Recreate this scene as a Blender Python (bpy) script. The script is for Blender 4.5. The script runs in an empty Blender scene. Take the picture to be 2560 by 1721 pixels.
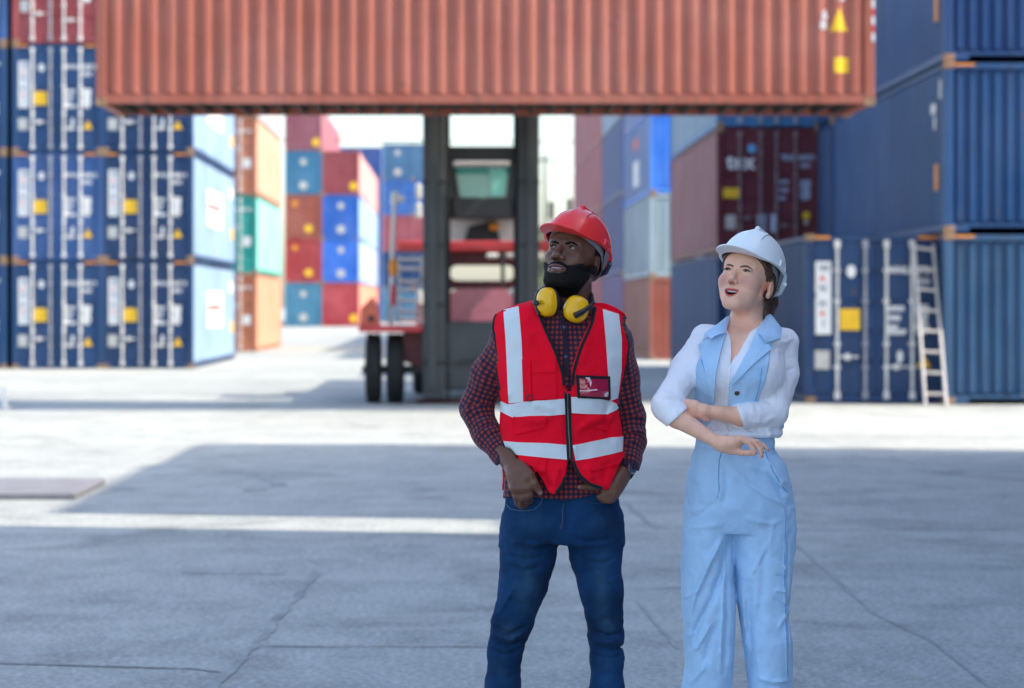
import bpy, math, random
import numpy as np
from mathutils import Vector, Matrix
from mathutils.bvhtree import BVHTree

random.seed(7)
SC = bpy.context.scene
COL = SC.collection

# ------------------------------------------------------------------ camera, world, sun, exposure
F = 6044.0          # focal length in photo pixels (85 mm on 36 mm)
CX, CY = 1150.0, 768.0   # principal point (photo pixels), i.e. where the level optical axis meets the picture
CAMH = 1.65
PZ = 7.555          # distance of the two people
cam = bpy.data.cameras.new('camera'); cam_o = bpy.data.objects.new('camera', cam); COL.objects.link(cam_o)
cam_o.location = (0, 0, CAMH); cam_o.rotation_euler = (math.radians(90), 0, 0)
cam.lens = 85.0; cam.sensor_width = 36.0
cam.shift_x = (1280 - CX) / 2560.0; cam.shift_y = -(860.5 - CY) / 2560.0
cam.clip_start = 0.1; cam.clip_end = 3000
cam.dof.use_dof = True; cam.dof.focus_distance = PZ - 0.12; cam.dof.aperture_fstop = 3.4; cam.dof.aperture_blades = 0
SC.camera = cam_o

SUN_EL = 45.6; SUN_AZ = 100.0   # azimuth from +Y towards +X
world = bpy.data.worlds.new("World"); SC.world = world; world.use_nodes = True
wn = world.node_tree; wn.nodes.clear()
wo = wn.nodes.new('ShaderNodeOutputWorld'); bg = wn.nodes.new('ShaderNodeBackground'); sky = wn.nodes.new('ShaderNodeTexSky')
sky.sky_type = 'NISHITA'; sky.sun_disc = False
sky.sun_elevation = math.radians(SUN_EL); sky.sun_rotation = math.radians(SUN_AZ)
sky.air_density = 1.0; sky.dust_density = 2.0; sky.ozone_density = 1.0
bg.inputs[1].default_value = 0.13
wn.links.new(sky.outputs[0], bg.inputs[0]); wn.links.new(bg.outputs[0], wo.inputs[0])
sun = bpy.data.lights.new('sun', 'SUN'); sun.energy = 2.1; sun.angle = math.radians(0.53); sun.color = (1.0, 0.90, 0.74)
sun_o = bpy.data.objects.new('sun', sun); COL.objects.link(sun_o)
_e, _a = math.radians(SUN_EL), math.radians(SUN_AZ)
sdir = Vector((math.sin(_a) * math.cos(_e), math.cos(_a) * math.cos(_e), math.sin(_e)))
sun_o.rotation_euler = sdir.to_track_quat('Z', 'Y').to_euler(); sun_o.location = (30, 10, 40)
SC.view_settings.view_transform = 'Standard'; SC.view_settings.look = 'None'
SC.view_settings.gamma = 1.0; SC.view_settings.exposure = 1.68
SC.cycles.max_bounces = 6; SC.cycles.diffuse_bounces = 4; SC.cycles.glossy_bounces = 3

# ------------------------------------------------------------------ helpers
def W(px, py, Z):
    """photo pixel + distance -> world point"""
    return Vector(((px - CX) * Z / F, Z, CAMH - (py - CY) * Z / F))

def tag(o, label=None, cat=None, group=None, kind=None):
    if label: o['label'] = label
    if cat: o['category'] = cat
    if group: o['group'] = group
    if kind: o['kind'] = kind
    return o

def empty(name, loc, rz=0.0, parent=None):
    o = bpy.data.objects.new(name, None); COL.objects.link(o); o.location = loc; o.rotation_euler = (0, 0, rz)
    o.empty_display_size = 0.2
    if parent: o.parent = parent
    return o

def link(name, me, parent=None, color=None, loc=None):
    o = bpy.data.objects.new(name, me); COL.objects.link(o)
    if parent is not None: o.parent = parent
    if color is not None: o.color = (color[0], color[1], color[2], 1)
    if loc is not None: o.location = loc
    return o

class MB:
    def __init__(s): s.v = []; s.f = []; s.sm = []
    def add(s, vs, fs, smooth=False):
        n = len(s.v); s.v += [tuple(p) for p in vs]; s.f += [tuple(i + n for i in f) for f in fs]; s.sm += [smooth] * len(fs); return s
    def box(s, x0, x1, y0, y1, z0, z1):
        vs = [(x0, y0, z0), (x1, y0, z0), (x1, y1, z0), (x0, y1, z0), (x0, y0, z1), (x1, y0, z1), (x1, y1, z1), (x0, y1, z1)]
        return s.add(vs, [(0, 3, 2, 1), (4, 5, 6, 7), (0, 1, 5, 4), (1, 2, 6, 5), (2, 3, 7, 6), (3, 0, 4, 7)])
    def cbox(s, x0, x1, y0, y1, z0, z1, c=0.01):
        """box with chamfered vertical+horizontal front edges (simple bevel via shrinking caps)"""
        c = min(c, (x1 - x0) / 2.2, (y1 - y0) / 2.2, (z1 - z0) / 2.2)
        vs = []
        for (x, y, z, sx, sy, sz) in [(x0, y0, z0, 1, 1, 1), (x1, y0, z0, -1, 1, 1), (x1, y1, z0, -1, -1, 1), (x0, y1, z0, 1, -1, 1),
                                      (x0, y0, z1, 1, 1, -1), (x1, y0, z1, -1, 1, -1), (x1, y1, z1, -1, -1, -1), (x0, y1, z1, 1, -1, -1)]:
            vs += [(x, y + sy * c, z + sz * c), (x + sx * c, y, z + sz * c), (x + sx * c, y + sy * c, z)]
        f = []
        X = lambda i: 3 * i; Y = lambda i: 3 * i + 1; Zf = lambda i: 3 * i + 2
        f += [(Zf(0), Zf(3), Zf(2), Zf(1)), (Zf(4), Zf(5), Zf(6), Zf(7))]
        f += [(Y(0), Y(1), Y(5), Y(4)), (Y(2), Y(3), Y(7), Y(6)), (X(1), X(2), X(6), X(5)), (X(3), X(0), X(4), X(7))]
        for a, b in ((0, 4), (1, 5), (2, 6), (3, 7)): f.append((X(a), Y(a), Y(b), X(b)))
        for a, b in ((0, 1), (3, 2), (4, 5), (7, 6)): f.append((Y(a), Zf(a), Zf(b), Y(b)))
        for a, b in ((0, 3), (1, 2), (4, 7), (5, 6)): f.append((X(a), Zf(a), Zf(b), X(b)))
        for i in range(8): f.append((X(i), Y(i), Zf(i)))
        return s.add(vs, f)
    def prism(s, poly, a0, a1, axis='y'):
        """extrude polygon. axis y: poly in (x,z); axis x: poly in (y,z); axis z: poly in (x,y)"""
        n = len(poly)
        def P(p, a): return {'y': (p[0], a, p[1]), 'x': (a, p[0], p[1]), 'z': (p[0], p[1], a)}[axis]
        vs = [P(p, a0) for p in poly] + [P(p, a1) for p in poly]
        fs = [tuple(range(n)), tuple(range(2 * n - 1, n - 1, -1))] + [(i, i + n, (i + 1) % n + n, (i + 1) % n) for i in range(n)]
        return s.add(vs, fs)
    def cyl(s, p0, p1, r0, r1=None, n=12, cap=True):
        r1 = r0 if r1 is None else r1
        p0, p1 = Vector(p0), Vector(p1); d = (p1 - p0).normalized()
        a = d.orthogonal().normalized(); b = d.cross(a)
        vs = []
        for p, r in ((p0, r0), (p1, r1)):
            for i in range(n):
                t = 2 * math.pi * i / n; vs.append(p + a * (r * math.cos(t)) + b * (r * math.sin(t)))
        s.add(vs, [(i, (i + 1) % n, (i + 1) % n + n, i + n) for i in range(n)], True)
        if cap:
            s.add(vs[:n], [tuple(range(n - 1, -1, -1))]); s.add(vs[n:], [tuple(range(n))])
        return s
    def tube(s, pts, r, n=8):
        pts = [Vector(p) for p in pts]
        rs = r if isinstance(r, (list, tuple)) else [r] * len(pts)
        vs = []; a = None
        for i, p in enumerate(pts):
            d = (pts[min(i + 1, len(pts) - 1)] - pts[max(i - 1, 0)]).normalized()
            if a is None: a = d.orthogonal().normalized()
            a = (a - d * a.dot(d)).normalized(); b = d.cross(a)
            for k in range(n):
                t = 2 * math.pi * k / n; vs.append(p + a * (rs[i] * math.cos(t)) + b * (rs[i] * math.sin(t)))
        fs = []
        for i in range(len(pts) - 1):
            for k in range(n): fs.append((i * n + k, i * n + (k + 1) % n, (i + 1) * n + (k + 1) % n, (i + 1) * n + k))
        s.add(vs, fs, True); s.add(vs[:n], [tuple(range(n - 1, -1, -1))]); s.add(vs[-n:], [tuple(range(n))])
        return s
    def lathe(s, prof, c, axis='x', n=28):
        """prof: (a, r) along axis from centre c"""
        vs = []
        for a, r in prof:
            for k in range(n):
                t = 2 * math.pi * k / n; u, w = r * math.cos(t), r * math.sin(t)
                vs.append({'x': (c[0] + a, c[1] + u, c[2] + w), 'y': (c[0] + u, c[1] + a, c[2] + w), 'z': (c[0] + u, c[1] + w, c[2] + a)}[axis])
        fs = [(i * n + k, i * n + (k + 1) % n, (i + 1) * n + (k + 1) % n, (i + 1) * n + k) for i in range(len(prof) - 1) for k in range(n)]
        return s.add(vs, fs, True)
    def mesh(s, name, mat):
        me = bpy.data.meshes.new(name); me.from_pydata(s.v, [], s.f); me.materials.append(mat)
        me.polygons.foreach_set('use_smooth', s.sm); me.update()
        import bmesh
        bm = bmesh.new(); bm.from_mesh(me); bmesh.ops.recalc_face_normals(bm, faces=bm.faces); bm.to_mesh(me); bm.free()
        return me
    def build(s, name, mat, parent=None, color=None): return link(name, s.mesh(name, mat), parent, color)

# ------------------------------------------------------------------ materials
def newmat(name):
    m = bpy.data.materials.new(name); m.use_nodes = True; nt = m.node_tree
    return m, nt, nt.nodes['Principled BSDF']
def N(nt, t, **kw):
    n = nt.nodes.new(t)
    for k, v in kw.items():
        if k.startswith('i_'):
            key = k[2:]; key = int(key) if key.isdigit() else key.replace('_', ' ')
            n.inputs[key].default_value = v
        else: setattr(n, k, v)
    return n
def mixc(nt, fac, a, b, mode='MIX'):
    n = nt.nodes.new('ShaderNodeMix'); n.data_type = 'RGBA'; n.blend_type = mode
    for sock, v in ((n.inputs['Factor'], fac), (n.inputs['A'], a), (n.inputs['B'], b)):
        if hasattr(v, 'is_output') or isinstance(v, bpy.types.NodeSocket): nt.links.new(v, sock)
        else: sock.default_value = v if not isinstance(v, (tuple, list)) or len(v) == 4 else (*v, 1)
    return [o for o in n.outputs if o.type == 'RGBA'][0]
def ramp(nt, src, a, b, c0=(0, 0, 0, 1), c1=(1, 1, 1, 1)):
    r = nt.nodes.new('ShaderNodeValToRGB'); r.color_ramp.elements[0].position = a; r.color_ramp.elements[1].position = b
    r.color_ramp.elements[0].color = c0; r.color_ramp.elements[1].color = c1
    nt.links.new(src, r.inputs[0]); return r.outputs[0]

def plain(name, col, rough=0.6, metal=0.0, bump=0.0, bscale=200, spec=0.5, var=0.0, vscale=8):
    m, nt, p = newmat(name)
    p.inputs['Roughness'].default_value = rough; p.inputs['Metallic'].default_value = metal
    p.inputs['Specular IOR Level'].default_value = spec
    p.inputs['Base Color'].default_value = (*col, 1)
    tc = N(nt, 'ShaderNodeTexCoord')
    if var > 0:
        n = N(nt, 'ShaderNodeTexNoise', i_Scale=vscale, i_Detail=5.0); nt.links.new(tc.outputs['Object'], n.inputs['Vector'])
        f = ramp(nt, n.outputs[0], 0.3, 0.7)
        nt.links.new(mixc(nt, f, tuple(c * (1 - var) for c in col), tuple(min(1, c * (1 + var)) for c in col)), p.inputs['Base Color'])
    if bump > 0:
        n = N(nt, 'ShaderNodeTexNoise', i_Scale=bscale, i_Detail=4.0); nt.links.new(tc.outputs['Object'], n.inputs['Vector'])
        b = N(nt, 'ShaderNodeBump', i_Strength=bump, i_Distance=0.002); nt.links.new(n.outputs[0], b.inputs['Height']); nt.links.new(b.outputs[0], p.inputs['Normal'])
    return m

def paint_mat():
    m, nt, p = newmat('container_paint')
    oi = N(nt, 'ShaderNodeObjectInfo'); tc = N(nt, 'ShaderNodeTexCoord'); geo = N(nt, 'ShaderNodeNewGeometry')
    # offset noise per object
    mp = N(nt, 'ShaderNodeMapping'); nt.links.new(tc.outputs['Object'], mp.inputs['Vector'])
    nt.links.new(oi.outputs['Location'], mp.inputs['Location'])
    n1 = N(nt, 'ShaderNodeTexNoise', i_Scale=0.7, i_Detail=5.0, i_Roughness=0.6); nt.links.new(mp.outputs[0], n1.inputs['Vector'])
    mp2 = N(nt, 'ShaderNodeMapping'); mp2.inputs['Scale'].default_value = (9, 9, 0.5); nt.links.new(mp.outputs[0], mp2.inputs['Vector'])
    n2 = N(nt, 'ShaderNodeTexNoise', i_Scale=1.0, i_Detail=4.0); nt.links.new(mp2.outputs[0], n2.inputs['Vector'])
    n3 = N(nt, 'ShaderNodeTexNoise', i_Scale=5.0, i_Detail=8.0, i_Roughness=0.7); nt.links.new(mp.outputs[0], n3.inputs['Vector'])
    hsv = N(nt, 'ShaderNodeHueSaturation', i_Saturation=0.9, i_Value=1.18); nt.links.new(oi.outputs['Color'], hsv.inputs['Color'])
    c = mixc(nt, ramp(nt, n1.outputs[0], 0.35, 0.7), oi.outputs['Color'], hsv.outputs[0])
    dark = N(nt, 'ShaderNodeHueSaturation', i_Saturation=0.9, i_Value=0.62); nt.links.new(c, dark.inputs['Color'])
    c = mixc(nt, ramp(nt, n2.outputs[0], 0.50, 0.72), c, dark.outputs[0])
    c = mixc(nt, ramp(nt, n3.outputs[0], 0.635, 0.70), c, (0.13, 0.06, 0.035, 1))
    nt.links.new(c, p.inputs['Base Color']); p.inputs['Roughness'].default_value = 0.5
    p.inputs['Specular IOR Level'].default_value = 0.35
    b = N(nt, 'ShaderNodeBump', i_Strength=0.25, i_Distance=0.02); nt.links.new(n1.outputs[0], b.inputs['Height']); nt.links.new(b.outputs[0], p.inputs['Normal'])
    return m
M = {}
M['paint'] = paint_mat()
M['rust'] = plain('rusty_casting', (0.28, 0.17, 0.10), 0.8, var=0.45, vscale=9)
M['dark_rust'] = plain('underframe_dark', (0.035, 0.03, 0.027), 0.85, var=0.5, vscale=3)
M['white_bar'] = plain('white_painted_steel', (0.70, 0.69, 0.66), 0.45, var=0.18, vscale=5)
M['grey_bar'] = plain('galvanised_bar', (0.30, 0.31, 0.34), 0.45, var=0.25, vscale=4)
M['maroon_bar'] = plain('maroon_grey_bar', (0.22, 0.15, 0.16), 0.5, var=0.25, vscale=5)
M['white'] = plain('white_decal', (0.78, 0.78, 0.76), 0.5, var=0.06)
M['yellow'] = plain('yellow_decal', (0.85, 0.50, 0.015), 0.5, var=0.1)
M['orange'] = plain('orange_mark', (0.75, 0.27, 0.02), 0.55, var=0.15)
M['red'] = plain('red_decal', (0.65, 0.05, 0.04), 0.5)
M['navy'] = plain('navy_ink', (0.03, 0.06, 0.14), 0.5)
M['skyblue'] = plain('light_blue_decal', (0.12, 0.42, 0.72), 0.5)
M['greyplate'] = plain('data_plate', (0.55, 0.54, 0.50), 0.35, metal=0.3, var=0.1)
M['paleblue'] = plain('pale_blue_sticker', (0.45, 0.55, 0.72), 0.5)
M['black'] = plain('black_rubber', (0.012, 0.014, 0.016), 0.8, var=0.3)
M['machine'] = plain('dark_grey_machine_paint', (0.040, 0.046, 0.050), 0.42, var=0.22, vscale=2)
M['machine_dark'] = plain('very_dark_machine', (0.020, 0.022, 0.023), 0.5, var=0.2, vscale=2)
M['machine_red'] = plain('red_machine_paint', (0.48, 0.035, 0.04), 0.33, var=0.18, vscale=2)
M['machine_deepred'] = plain('deep_red_chassis', (0.10, 0.008, 0.010), 0.5, var=0.2)
M['machine_white'] = plain('white_machine_paint', (0.70, 0.70, 0.66), 0.4, var=0.08)
M['alu'] = plain('ladder_aluminium', (0.62, 0.57, 0.52), 0.42, metal=0.35, var=0.12, vscale=6)

def ground_mat():
    m, nt, p = newmat('concrete_yard'); tc = N(nt, 'ShaderNodeTexCoord')
    P = tc.outputs['Object']
    big = N(nt, 'ShaderNodeTexNoise', i_Scale=0.16, i_Detail=4.0); nt.links.new(P, big.inputs['Vector'])
    mid = N(nt, 'ShaderNodeTexNoise', i_Scale=1.3, i_Detail=8.0, i_Roughness=0.65); nt.links.new(P, mid.inputs['Vector'])
    mp = N(nt, 'ShaderNodeMapping'); mp.inputs['Scale'].default_value = (1.0, 0.35, 1); nt.links.new(P, mp.inputs['Vector'])
    st = N(nt, 'ShaderNodeTexNoise', i_Scale=5.0, i_Detail=8.0, i_Roughness=0.72, i_Distortion=0.5); nt.links.new(mp.outputs[0], st.inputs['Vector'])
    fine = N(nt, 'ShaderNodeTexNoise', i_Scale=30.0, i_Detail=8.0, i_Roughness=0.8); nt.links.new(P, fine.inputs['Vector'])
    br = N(nt, 'ShaderNodeTexBrick', offset=0.0, i_Scale=1.0, i_Mortar_Size=0.0, i_Bias=0.0)
    br.inputs['Brick Width'].default_value = 5.2; br.inputs['Row Height'].default_value = 3.05
    br.inputs['Color1'].default_value = (0.9, 0.9, 0.9, 1); br.inputs['Color2'].default_value = (1.12, 1.1, 1.07, 1)
    mpb = N(nt, 'ShaderNodeMapping'); mpb.inputs['Location'].default_value = (2.3, 0.4, 0); mpb.inputs['Rotation'].default_value = (0, 0, math.radians(0.6)); nt.links.new(P, mpb.inputs['Vector']); nt.links.new(mpb.outputs[0], br.inputs['Vector'])
    c = mixc(nt, ramp(nt, big.outputs[0], 0.35, 0.65), (0.345, 0.36, 0.34), (0.43, 0.45, 0.42))
    c = mixc(nt, 1.0, c, br.outputs['Color'], 'MULTIPLY')
    c = mixc(nt, ramp(nt, mid.outputs[0], 0.42, 0.62), c, (0.28, 0.30, 0.28), )
    n = [x for x in nt.nodes if x.type == 'MIX'][-1]
    dk = ramp(nt, st.outputs[0], 0.45, 0.62)
    c2 = mixc(nt, 0.5, c, (0.47, 0.485, 0.455))
    c = mixc(nt, dk, c, c2)
    dd = ramp(nt, fine.outputs[0], 0.50, 0.64)
    c = mixc(nt, dd, c, (0.20, 0.215, 0.205))
    ll = ramp(nt, fine.outputs[0], 0.37, 0.48, (1, 1, 1, 1), (0, 0, 0, 1))
    c = mixc(nt, ll, c, (0.60, 0.61, 0.60))
    stn = N(nt, 'ShaderNodeTexNoise', i_Scale=0.55, i_Detail=6.0, i_Roughness=0.6, i_Distortion=1.2); nt.links.new(P, stn.inputs['Vector'])
    hs = N(nt, 'ShaderNodeHueSaturation', i_Value=0.74); nt.links.new(c, hs.inputs['Color']); c = mixc(nt, ramp(nt, stn.outputs[0], 0.54, 0.66), c, hs.outputs[0])
    mpt = N(nt, 'ShaderNodeMapping'); mpt.inputs["Scale"].default_value = (0.12, 0.8, 1); mpt.inputs['Rotation'].default_value = (0, 0, 0.12); nt.links.new(P, mpt.inputs['Vector'])
    ty = N(nt, 'ShaderNodeTexNoise', i_Scale=1.0, i_Detail=5.0, i_Roughness=0.7); nt.links.new(mpt.outputs[0], ty.inputs['Vector'])
    hs2 = N(nt, 'ShaderNodeHueSaturation', i_Value=0.87); nt.links.new(c, hs2.inputs['Color']); c = mixc(nt, ramp(nt, ty.outputs[0], 0.56, 0.64), c, hs2.outputs[0])
    nt.links.new(c, p.inputs['Base Color']); p.inputs['Roughness'].default_value = 0.85
    b = N(nt, 'ShaderNodeBump', i_Strength=0.5, i_Distance=0.01); nt.links.new(fine.outputs[0], b.inputs['Height']); nt.links.new(b.outputs[0], p.inputs['Normal'])
    return m
M['ground'] = ground_mat()
M['crack'] = plain('ground_crack', (0.19, 0.20, 0.195), 0.95, var=0.4, vscale=3)
M['joint'] = plain('ground_joint', (0.30, 0.32, 0.31), 0.95, var=0.3, vscale=3)

# ------------------------------------------------------------------ ground
def gz(y):
    """the yard rises very slightly far away"""
    t = min(1.0, max(0.0, (y - 104) / 40.0)); return 0.36 * t
g = MB()
ys = [-60, 0, 60, 104, 110, 116, 122, 128, 134, 140, 144, 200, 2500]
xs = [-900, -60, 0, 60, 900]
vs = [(x, y, gz(y)) for y in ys for x in xs]
g.add(vs, [(j * 5 + i, j * 5 + i + 1, (j + 1) * 5 + i + 1, (j + 1) * 5 + i) for j in range(len(ys) - 1) for i in range(4)], True)
tag(g.build('ground', M['ground']), kind='structure')

def G(dx, dy, z=0.0):
    """displayed-overview pixel (2332 wide) -> ground point"""
    px, py = dx * 1.0977, dy * 1.0977
    Z = F * (CAMH - z) / (py - CY); return Vector(((px - CX) * Z / F, Z, z))
def crack(pts, w, mat, name='ground_crack', jit=0.03, seed=1, steps=18, z=0.004):
    rnd = random.Random(seed); P = [G(*p) for p in pts]; L = []
    for a, b in zip(P[:-1], P[1:]):
        for i in range(steps): L.append(a.lerp(b, i / steps) + Vector((rnd.uniform(-jit, jit), rnd.uniform(-jit, jit), 0)))
    L.append(P[-1]); m = MB(); vs = []
    for _ in range(2): L = [L[0]] + [(a_ + b_ * 2 + c_) / 4 for a_, b_, c_ in zip(L[:-2], L[1:-1], L[2:])] + [L[-1]]
    for i, p in enumerate(L):
        d = (L[min(i + 1, len(L) - 1)] - L[max(i - 1, 0)]); d.z = 0; d.normalize(); nrm = Vector((-d.y, d.x, 0))
        ww = w * rnd.uniform(0.35, 1.2)
        vs += [p + nrm * ww + Vector((0, 0, z)), p - nrm * ww + Vector((0, 0, z))]
    m.add(vs, [(2 * i, 2 * i + 1, 2 * i + 3, 2 * i + 2) for i in range(len(L) - 1)])
    return m.build(name, mat)
cr = [([(720, 1300), (695, 1335), (650, 1385), (600, 1450), (540, 1515), (470, 1580)], 0.028, 'joint', 0.03),
      ([(420, 1306), (650, 1310)], 0.016, 'joint', 0.01), ([(600, 1474), (1110, 1475)], 0.012, 'crack', 0.008),
      ([(-20, 1512), (440, 1525), (500, 1532)], 0.016, 'crack', 0.012),
      ([(1425, 1145), (1490, 1204), (1560, 1206)], 0.022, 'joint', 0.012), ([(1800, 1208), (2340, 1207)], 0.018, 'joint', 0.015),
      ([(1810, 1240), (1900, 1318), (1990, 1400), (2120, 1460), (2260, 1570)], 0.011, 'joint', 0.012),
      ([(1440, 1345), (1560, 1340)], 0.010, 'crack', 0.01), ([(1810, 1337), (1880, 1337)], 0.010, 'crack', 0.01),
      ([(1450, 1370), (1545, 1480)], 0.011, 'joint', 0.012), ([(1830, 1140), (2100, 1141)], 0.014, 'joint', 0.01),
      ([(520, 1075), (600, 1085), (640, 1105), (560, 1120)], 0.08, 'joint', 0.06)]
for i, (p, w, mt, j) in enumerate(cr):
    o = crack(p, w, M[mt], 'ground_crack', j, i + 3); tag(o, kind='structure')
# ------------------------------------------------------------------ shipping containers
CW = 2.438
_mc = {}
def cached(key, fn):
    if key not in _mc: _mc[key] = fn()
    return _mc[key]

def corr_sheet(length, z0, z1, pitch, depth, flat_out, slope, side):
    """corrugated sheet in local (a, d, z): returns list of (a,d) profile; d=0 outermost, depth inwards"""
    n = max(1, int(length / pitch)); pitch = length / n; pts = []
    flat_in = pitch - 2 * slope - flat_out
    for i in range(n):
        a = i * pitch
        pts += [(a + flat_in / 2, depth), (a + flat_in / 2 + slope, 0), (a + flat_in / 2 + slope + flat_out, 0), (a + flat_in / 2 + 2 * slope + flat_out, depth)]
    return [(0, depth)] + pts + [(length, depth)]

def sheet_mesh(name, prof, fn, z0, z1, mat, cap=0.035):
    """vertical sheet with the corrugation running out into closed ends (cap) at top and bottom"""
    vs = []; n = len(prof)
    dmax = max(d for a, d in prof)
    rows = [(z0, 1.0), (z0 + cap, 0.0), (z1 - cap, 0.0), (z1, 1.0)]
    for z, t in rows:
        for a, d in prof: vs.append(fn(a, d + (dmax - d) * t, z))
    m = MB()
    m.add(vs, [(r * n + i, r * n + i + 1, (r + 1) * n + i + 1, (r + 1) * n + i) for r in range(3) for i in range(n - 1)])
    return m.mesh(name, mat)

def side_mesh(L, H, sgn):
    def f():
        prof = corr_sheet(L - 0.34, 0, 0, 0.278, 0.038, 0.075, 0.062, 1)
        return sheet_mesh('side_panel', prof, lambda a, d, z: (sgn * (CW / 2 - 0.012 - d), 0.17 + a, z), 0.16, H - 0.10, M['paint'])
    return cached(('side', L, H, sgn), f)
def end_mesh(L, H, back):
    def f():
        prof = corr_sheet(CW - 0.32, 0, 0, 0.204, 0.068, 0.058, 0.040, 1)
        y = (L - 0.03) if back else 0.03; s = -1 if back else 1
        return sheet_mesh('end_panel', prof, lambda a, d, z: (-(CW / 2 - 0.16) + a, y + s * d, z), 0.17, H - 0.14, M['paint'])
    return cached(('end', L, H, back), f)
def roof_mesh(L, H):
    def f():
        m = MB(); n = 40; vs = []
        for i in range(n + 1):
            y = 0.12 + (L - 0.24) * i / n; z = H - 0.025 - (0.018 if i % 2 else 0)
            vs += [(-CW / 2 + 0.06, y, z), (CW / 2 - 0.06, y, z)]
        m.add(vs, [(2 * i, 2 * i + 1, 2 * i + 3, 2 * i + 2) for i in range(n)])
        return m.mesh('roof', M['paint'])
    return cached(('roof', L, H), f)
def frame_mesh(L, H, front, pockets):
    def f():
        m = MB(); w = CW / 2; e = 0.176
        for y0, y1, fr in ((0.006, 0.16, True), (L - 0.16, L - 0.006, False)):
            for s in (-1, 1):
                x0, x1 = sorted((s * (w - 0.004), s * (w - 0.15))); m.cbox(x0, x1, y0, y1, 0.12, H - 0.12, 0.012)
            bz = 0.15 if not (fr and pockets) else 0.16
            m.cbox(-w + 0.15, w - 0.15, y0 + 0.006, y1, H - 0.13, H - 0.03, 0.01)
            if fr and pockets:
                m.box(-w + 0.15, w - 0.15, y0 + 0.008, y1, 0.10, bz)
                m.box(-w + 0.15, -w + 0.42, y0 + 0.008, y1, 0.02, 0.10); m.box(w - 0.42, w - 0.15, y0 + 0.008, y1, 0.02, 0.10)
            else: m.cbox(-w + 0.15, w - 0.15, y0 + 0.008, y1, 0.02, bz, 0.01)
        for s in (-1, 1):
            x0, x1 = sorted((s * (w - 0.012), s * (w - 0.07)))
            m.box(x0, x1, 0.16, L - 0.16, 0.03, 0.165); m.box(x0, x1, 0.16, L - 0.16, H - 0.10, H - 0.03)
        return m.mesh('frame', M['paint'])
    return cached(('frame', L, H, front, pockets), f)
def under_mesh(L):
    def f():
        m = MB(); n = int(L / 0.31); w = CW / 2 - 0.08
        for i in range(1, n):
            y = i * L / n; m.box(-w, w, y - 0.022, y + 0.022, 0.035, 0.145)
        m.box(-w, w, 0.17, L - 0.17, 0.146, 0.17)
        return m.mesh('floor_crossmembers', M['dark_rust'])
    return cached(('under', L), f)
def cast_mesh():
    def f():
        m = MB(); m.cbox(-0.089, 0.089, -0.081, 0.081, -0.059, 0.059, 0.008)
        m.lathe([(-0.083, 0.001), (-0.083, 0.03)], (0, 0, 0), 'y', 12)
        return m.mesh('corner_casting', M['rust'])
    return cached('cast', f)
def castings_all(L, H):
    def f():
        m = MB()
        for s in (-1, 1):
            for y in (0.081, L - 0.081):
                for z in (0.059, H - 0.059): m.cbox(s * (CW / 2 - 0.089) - 0.089, s * (CW / 2 - 0.089) + 0.089, y - 0.081, y + 0.081, z - 0.059, z + 0.059, 0.008)
        return m.mesh('corner_castings', M['rust'])
    return cached(('castall', L, H), f)
def door_mesh(H, s):
    def f():
        m = MB(); w = CW / 2 - 0.165
        x0, x1 = sorted((s * 0.008, s * w)); z0, z1 = 0.165, H - 0.14; n = 5
        # vertical section with four shallow horizontal channels
        prof = [(z0, 0.045)]; hh = (z1 - z0) / n
        for i in range(n):
            a = z0 + i * hh
            prof += [(a + 0.0 if i else a + 0.05, 0.035)] if False else []
            if i: prof += [(a - 0.07, 0.045), (a - 0.04, 0.072), (a + 0.04, 0.072), (a + 0.07, 0.045)]
        prof += [(z1, 0.045)]
        vs = [];
        for z, y in prof: vs += [(x0 + 0.05, y, z), (x1 - 0.05, y, z)]
        m.add(vs, [(2 * i, 2 * i + 1, 2 * i + 3, 2 * i + 2) for i in range(len(prof) - 1)])
        m.cbox(x0, x0 + 0.05, 0.03, 0.085, z0, z1, 0.006); m.cbox(x1 - 0.05, x1, 0.03, 0.085, z0, z1, 0.006)
        m.box(x0 + 0.05, x1 - 0.05, 0.033, 0.085, z0, z0 + 0.06); m.box(x0 + 0.05, x1 - 0.05, 0.033, 0.085, z1 - 0.06, z1)
        return m.mesh('door', M['paint'])
    return cached(('door', H, s), f)
def bar_mesh(H, x, mat):
    def f():
        m = MB(); z0, z1 = 0.11, H - 0.10
        m.cyl((x, 0.0, z0), (x, 0.0, z1), 0.028, n=10)
        for z in (z0 + 0.03, z1 - 0.07): m.cbox(x - 0.05, x + 0.05, -0.025, 0.028, z - 0.07, z + 0.07, 0.01)
        for z in (0.62, 1.02, 1.75, H - 0.62): m.cbox(x - 0.055, x + 0.055, -0.012, 0.032, z - 0.03, z + 0.03, 0.008)
        return m.mesh('lock_bar', mat)
    return cached(('bar', H, x, mat.name), f)
def handle_mesh(x, s, z, mat):
    def f():
        m = MB(); m.cbox(min(x, x + s * 0.36), max(x, x + s * 0.36), -0.028, -0.008, z - 0.016, z + 0.016, 0.006)
        m.cbox(x + s * 0.17 - 0.05, x + s * 0.17 + 0.05, -0.034, 0.03, z - 0.055, z + 0.055, 0.01)
        return m.mesh('lock_handle', mat)
    return cached(('handle', x, s, z, mat.name), f)
def hinge_mesh(H, s):
    def f():
        m = MB()
        m.cbox(s * (CW / 2 - 0.10) - 0.085, s * (CW / 2 - 0.10) + 0.085, -0.012, 0.03, -0.05, 0.05, 0.008)
        return m.mesh('hinge', M['paint'])
    return cached(('hinge', H, s), f)

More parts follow.
